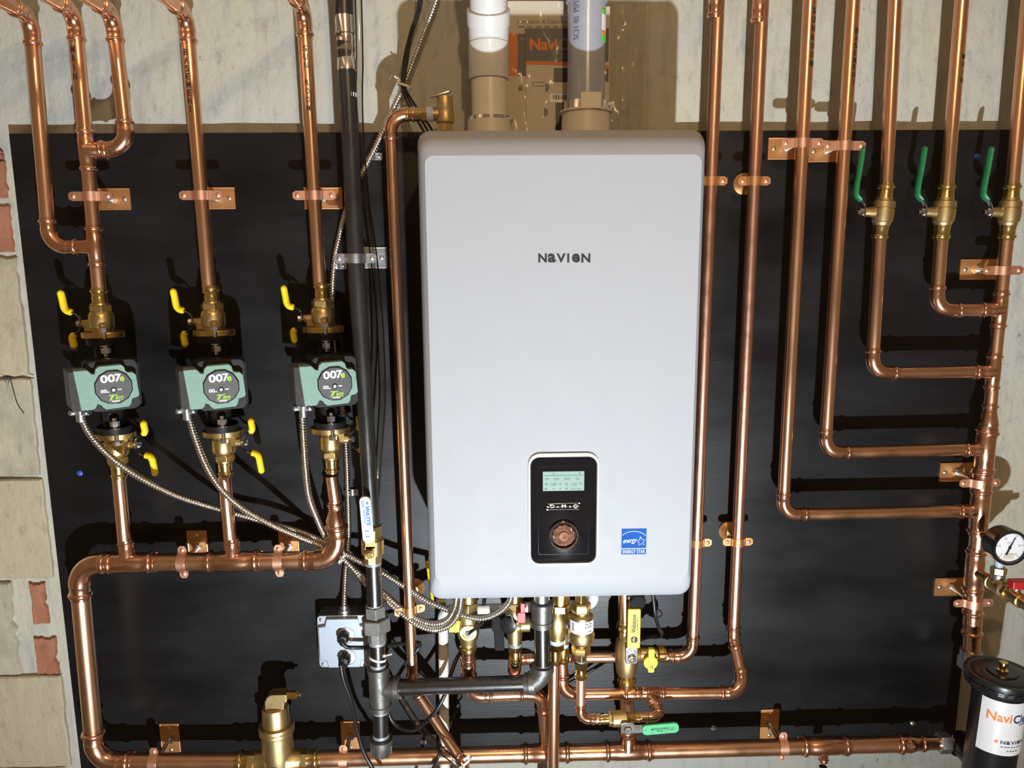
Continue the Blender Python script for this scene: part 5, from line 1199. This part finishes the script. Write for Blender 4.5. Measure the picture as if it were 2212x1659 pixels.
mb = MB(); vlathe(mb, 1216, pa, [(1388,14),(1370,16),(1340,18),(1320,16),(1270,14)]); mk('fitting_body', mb, 'brass_cast', t)
# V4 check valve
YP = 0.185; kx = mpp(1256,1350,YP)
t = thing('check_valve', at(1256,1470,YP), 'bulging brass check valve with white wrap label under the heater', 'valve', 'valves under the heater')
mb = MB(); vlathe(mb, 1254, YP, [(1300,13),(1270,13)], 6); vlathe(mb, 1255, YP, [(1321,20),(1318,21.5),(1303,21.5),(1300,19)], 6, 0.5); mk('union_nut', mb, 'brass', t, bev=0.0008)
mb = MB(); vlathe(mb, 1256, YP, [(1389,18),(1386,25),(1381,28),(1368,28),(1363,27.2),(1360,25.5),(1332,25.5),(1328,24),(1324,16),(1318,15)], 32); mk('valve_body', mb, 'brass_cast', t)
Ck = at(1256,1346,YP); Rk = 26*kx
def kfn(u0, v0, e=0.0):
    def fn(x, y): th = (x+u0)/Rk; return Ck+V((math.sin(th),-math.cos(th),0))*(Rk+0.0003+e)+UZ*(y+v0)
    return fn
lb = mk('wrap_label', patch(kfn(0,0), -34*kx, 34*kx, -14*kx, 14*kx, 16), 'label_white', t)
lettering(lb, 'ink_black', [(2,16*kx,1.8*kx,kfn(14*kx,9*kx,.0003)),(3,18*kx,1.3*kx,kfn(13*kx,4*kx,.0003)),(3,18*kx,1.3*kx,kfn(13*kx,1*kx,.0003)),(2,10*kx,1.8*kx,kfn(17*kx,-8*kx,.0003)),('I',2.5*kx,19*kx,kfn(-22*kx,1*kx,.0003),0,.05)])
mb = MB(); vlathe(mb, 1256, YP, [(1396,14),(1388,15)]); vlathe(mb, 1255, YP, [(1411,19),(1408,21),(1397,21),(1394,18)], 6, 0.3); vlathe(mb, 1255, YP, [(1426,13.5),(1410,13.5)], 6); mk('lower_nut', mb, 'brass', t, bev=0.0008)
mb = MB(); vlathe(mb, 1255, YP, [(1429,11.5),(1425,12.5)]); mk('thread_tape', mb, 'tape_white', t)
mb = MB(); vlathe(mb, 1255, YP, [(1443,15.5),(1431,15.5)], 6); vlathe(mb, 1255, YP, [(1466,11),(1464,13),(1458,14),(1454,11.5),(1443,11.5)]); mk('press_socket', mb, 'brass_shiny', t)
rs = 0.0088
F0 = at(1255,1462,YP); F1 = at(1254,1552,YP); F2 = at(1292,1554,YP)
t = run('thin pinkish copper pipe from the check valve turning into the green-handled valve', [F0, F1, F2], rs, m='copper_strap', R=0.018)
# green handled fill valve
G0 = at(1290,1554.5,YP); G1 = at(1384,1549,YP); gd = (G1-G0).normalized(); kx = mpp(1340,1550,YP)
t = thing('ball_valve', at(1350,1580,YP), 'small brass ball valve with flat green lever pointing right', 'valve')
mb = MB(); pp_, q_ = press_path(G0, gd, 9*kx, 20*kx); mb.sweep(pp_+[G0+gd*28*kx], q_+[10*kx], 18); mk('press_socket', mb, 'brass_shiny', t)
mb = MB(); pp_, q_ = press_path(G1, -gd, 9*kx, 20*kx); mb.sweep(pp_+[G1-gd*26*kx], q_+[10*kx], 18); mk('press_socket', mb, 'brass_shiny', t)
mb = MB(); mb.lathe(G0+gd*24*kx, gd, [(0,15*kx),(8*kx,16*kx)], 6); mb.lathe(G0+gd*30*kx, gd, [(0,14*kx),(3*kx,17*kx),(32*kx,17*kx),(36*kx,13*kx),(42*kx,11*kx)], 22); mk('valve_body', mb, 'brass_cast', t, bev=0.0006)
SV = at(1352,1562,YP)+UY*0.020; gl = V((1,0,0.07)).normalized(); gu = V((-0.07,0,1)).normalized()
mb = MB(); mb.cyl(SV-UY*0.02, SV+UY*0.004, 6*kx, 12); mb.lathe(SV+UY*0.004, UY, [(0,9*kx),(5*kx,9*kx)], 6); mb.prism(rrect(-15*kx,15*kx,-9*kx,16*kx,6*kx,4), SV, UX, UZ, UY, -0.002, 0.003); mb.prism(rrect(8*kx,34*kx,-11*kx,7*kx,2*kx,2), SV, gl, gu, UY, -0.002, 0.001); mk('stem_plate', mb, 'chrome', t, bev=0.001)
mb = MB(); mb.prism(rrect(30*kx,108*kx,-11.5*kx,11.5*kx,9*kx,5), SV-UZ*1*kx, gl, gu, UY, 0.002, 0.008); lev = mk('lever', mb, 'green_flat', t, bev=0.0012)
lettering(lev, 'ink_black', [('MATCO-NORCA',38*kx,5*kx,plane_fn(SV-UZ*1*kx+gl*68*kx+gu*1.5*kx+UY*0.0085, gl, gu),0,.02),(2,13*kx,1.6*kx,plane_fn(SV-UZ*1*kx+gl*68*kx-gu*4*kx+UY*0.0085, gl, gu)),('U',6*kx,6*kx,plane_fn(SV-UZ*1*kx+gl*93*kx+UY*0.0085, gl, gu))])
I0 = at(1378,1549.5,YP); I1 = at(1425,1549,YP); I2 = on_x(H2d,H2e,1400)
t = run('thin copper link from the green-handled valve back up to the low crossing pipe', [I0, I1, I1+(I2-I1)*0.45+UX*0.006, I2+UY*0.012], rs, R=0.016)
mk('tee', tee_mb(I2, (H2d-H2e).normalized(), (I1-I2).normalized(), rW, rs, 0.036, 0.03), 'copper_fit', t)
# V5 big valve with yellow lever
ZP = 0.13; kx = mpp(1355,1400,ZP)
t = thing('purge_valve', at(1355,1480,ZP), 'large brass valve with long yellow lever and side drain', 'valve', 'valves under the heater')
mb = MB(); vlathe(mb, 1353, ZP, [(1456,19),(1452,21),(1440,23),(1430,25),(1400,25.5),(1384,24),(1376,19),(1366,15)], 26); cyl_dir(mb, at(1353,1412,ZP), UX, [(0,20),(24,18),(32,15)]); mk('valve_body', mb, 'brass_cast', t)
mb = MB(); vlathe(mb, 1353, ZP, [(1482,16.5),(1474,17),(1472,20),(1466,20),(1463,17),(1455,18)]); mk('press_socket', mb, 'brass_shiny', t)
mb = MB(); vlathe(mb, 1349, ZP, [(1376,14),(1360,14),(1357,17),(1350,17),(1347,14.5),(1340,14.5)]); mk('press_socket', mb, 'brass_shiny', t)
P = at(1364,1420,ZP+.03); mb = MB(); mb.cyl(P-UY*0.03, P+UY*0.006, 8*kx, 14); mb.lathe(P+UY*0.006, UY, [(0,8*kx),(4*kx,8*kx),(4*kx,4*kx),(7*kx,4*kx)], 14); mb.prism(rrect(-13*kx,13*kx,-14*kx,24*kx,4*kx,3), P, UX, UZ, UY, -0.003, 0.003); mk('stem_plate', mb, 'chrome', t, bev=0.0015)
mb = MB(); mb.prism(rrect(-13.5*kx,13.5*kx,24*kx,112*kx,3*kx,3), P+UX*3*kx, UX, UZ, UY, 0.001, 0.007); lev = mk('yellow_lever', mb, 'yellow', t, bev=0.0015)
fv = lambda u, v: plane_fn(P+UX*((3+u)*kx)+UZ*(v*kx)+UY*0.0075, UZ, -UX)
lettering(lev, 'ink_black', [('Webstone',41*kx,10*kx,fv(-1,80),0,.01),(5,32*kx,1.6*kx,fv(7,80))])
mb = MB(); Q = P+UX*3.5*kx+UZ*44*kx+UY*0.0074; ring = lambda rr, d: [Q+UX*(rr*kx*math.cos(a*math.pi/12))+UZ*(rr*kx*math.sin(a*math.pi/12))+UY*d for a in range(24)]
mb.rings([ring(7.5,0),ring(7.5,0.0003)]); bd = mk('round_mark', mb, 'ink_black', lev); mb = MB(); mb.box(Q+UY*0.0004-UX*0.5*kx, 2*kx, 13*kx, 0.0002, UX, UZ, UY); mb.box(Q+UY*0.0004-UX*3.5*kx, 5*kx, 1.6*kx, 0.0002, UX, UZ, UY); mk('mark_bars', mb, 'yellow', bd)
D0 = at(1386,1412,ZP+.01)
mb = MB(); cyl_dir(mb, D0-UX*2*kx, UX, [(0,14),(22,14),(24,12),(34,12),(35,10)]); cyl_dir(mb, D0+UX*13*kx, UY, [(0,9),(20,8)]); mk('side_drain', mb, 'brass', t)
mb = MB(); Hh = D0+UX*15*kx+UY*20*kx; mb.prism(rrect(-6.5*kx,6.5*kx,-27*kx,26*kx,3*kx,3), Hh, UX, UZ, UY, 0.0, 0.010); mb.lathe(Hh-UZ*8*kx, UY, [(-0.002,15*kx),(0.005,15*kx)], 20); hd_ = mk('drain_handle', mb, 'yellow_lime', t, bev=0.0012)
mb = MB(); screw_head(mb, Hh-UZ*14*kx+UY*0.010, UY, 3.4*kx); mk('handle_screw', mb, 'screw_steel', hd_)
mb = MB(); Cc = D0+UX*33*kx; mb.lathe(Cc, UX, [(0,13*kx),(3*kx,16*kx),(14*kx,16*kx),(16*kx,13*kx),(18*kx,13*kx)], 26)
for i in range(26):
    an = 2*math.pi*i/26; d = UY*math.cos(an)+UZ*math.sin(an); mb.box(Cc+UX*8.5*kx+d*16*kx, 11*kx, 1.6*kx, 1.6*kx, UX, d.cross(UX), d)
mk('knurled_cap', mb, 'brass_shiny', t)
mb = MB(); mb.sweep(crom([Cc+UX*18*kx, Cc+UX*26*kx-UZ*6*kx, Cc+UX*28*kx-UZ*16*kx, Cc+UX*14*kx-UZ*20*kx, Cc-UX*1*kx-UZ*14*kx], 0.002), 0.0011, 6); mk('cap_tether', mb, 'rubber', t)
t = thing('copper_pipe_run', at(1355,1600,PD), 'copper pipe through the yellow-lever valve down to the bottom main', 'pipe')
rv5 = 0.0150; Tm = on_x(mA, m1, 1356)
pipe_part(t, at(1348,1262,ZP), at(1350,1346,ZP), 0.0125); pipe_part(t, at(1353,1476,ZP), Tm+UZ*0.03, rv5)
mk('coupling', coupling_mb(lerp(Tm, at(1353,1476,ZP), 0.42), UZ, rv5, 0.026), 'copper_fit', t)
# black round cap seen under heater edge
P = at(1374,1296,0.15); mb = MB(); mb.lathe(P, UY+UX*0.2-UZ*0.15, [(-0.03,0.010),(0,0.014),(0.002,0.0165),(0.012,0.0165),(0.014,0.014),(0.0142,0.0005)], 24); mb.lathe(P-UY*0.02, UZ, [(0,0.009),(0.05,0.009)], 14)
tag(mk('pipe_plug', mb, 'rubber'), 'round black plug peeking out under the heater above the yellow lever', 'plug')
# yellow-lever tip seen left of heater corner
mb = MB(); mb.sweep(crom(A_([(936,1310,.05),(932,1275,.05),(927,1245,.05),(923,1212,.05)]), 0.004), 0.0035, 10, nrm=(0,-1,0), ell=(1.6,1))
t = thing('shutoff_valve', at(940,1315,.05), 'thin yellow lever of a valve hidden behind the heater corner', 'valve'); mk('lever', mb, 'yellow', t)
mb = MB(); mb.lathe(at(943,1300,.05), UX, [(0,0.010),(0.02,0.010)], 14); mb.cyl(at(936,1308,.05), at(945,1300,.05), 0.003, 8); mk('valve_body', mb, 'brass', t)

# board fixings
for px, py, m, lab in ((173,1022,'blue_plastic','blue screw cap on the board below the leftmost pump'),(2110,338,'blue_plastic','blue screw cap on the board between the two right green levers'),(793,343,'blue_plastic','blue screw cap half behind the feed cable'),
                       (915,1603,'screw_steel','bright steel screw head low on the board left of the white drain pipe'),(1971,1562,'screw_steel','dull screw head low on the board near the filter'),(1541,1572,'screw_steel','dull screw head low on the board right of the green lever')):
    mb = MB(); screw_head(mb, at(px,py,0.0203), UY, 0.0055); mb.lathe(at(px,py,0.0203), UY, [(0,0.0062),(0.0012,0.006)], 14)
    tag(mk('board_screw', mb, m), lab, 'screw', 'board screws')
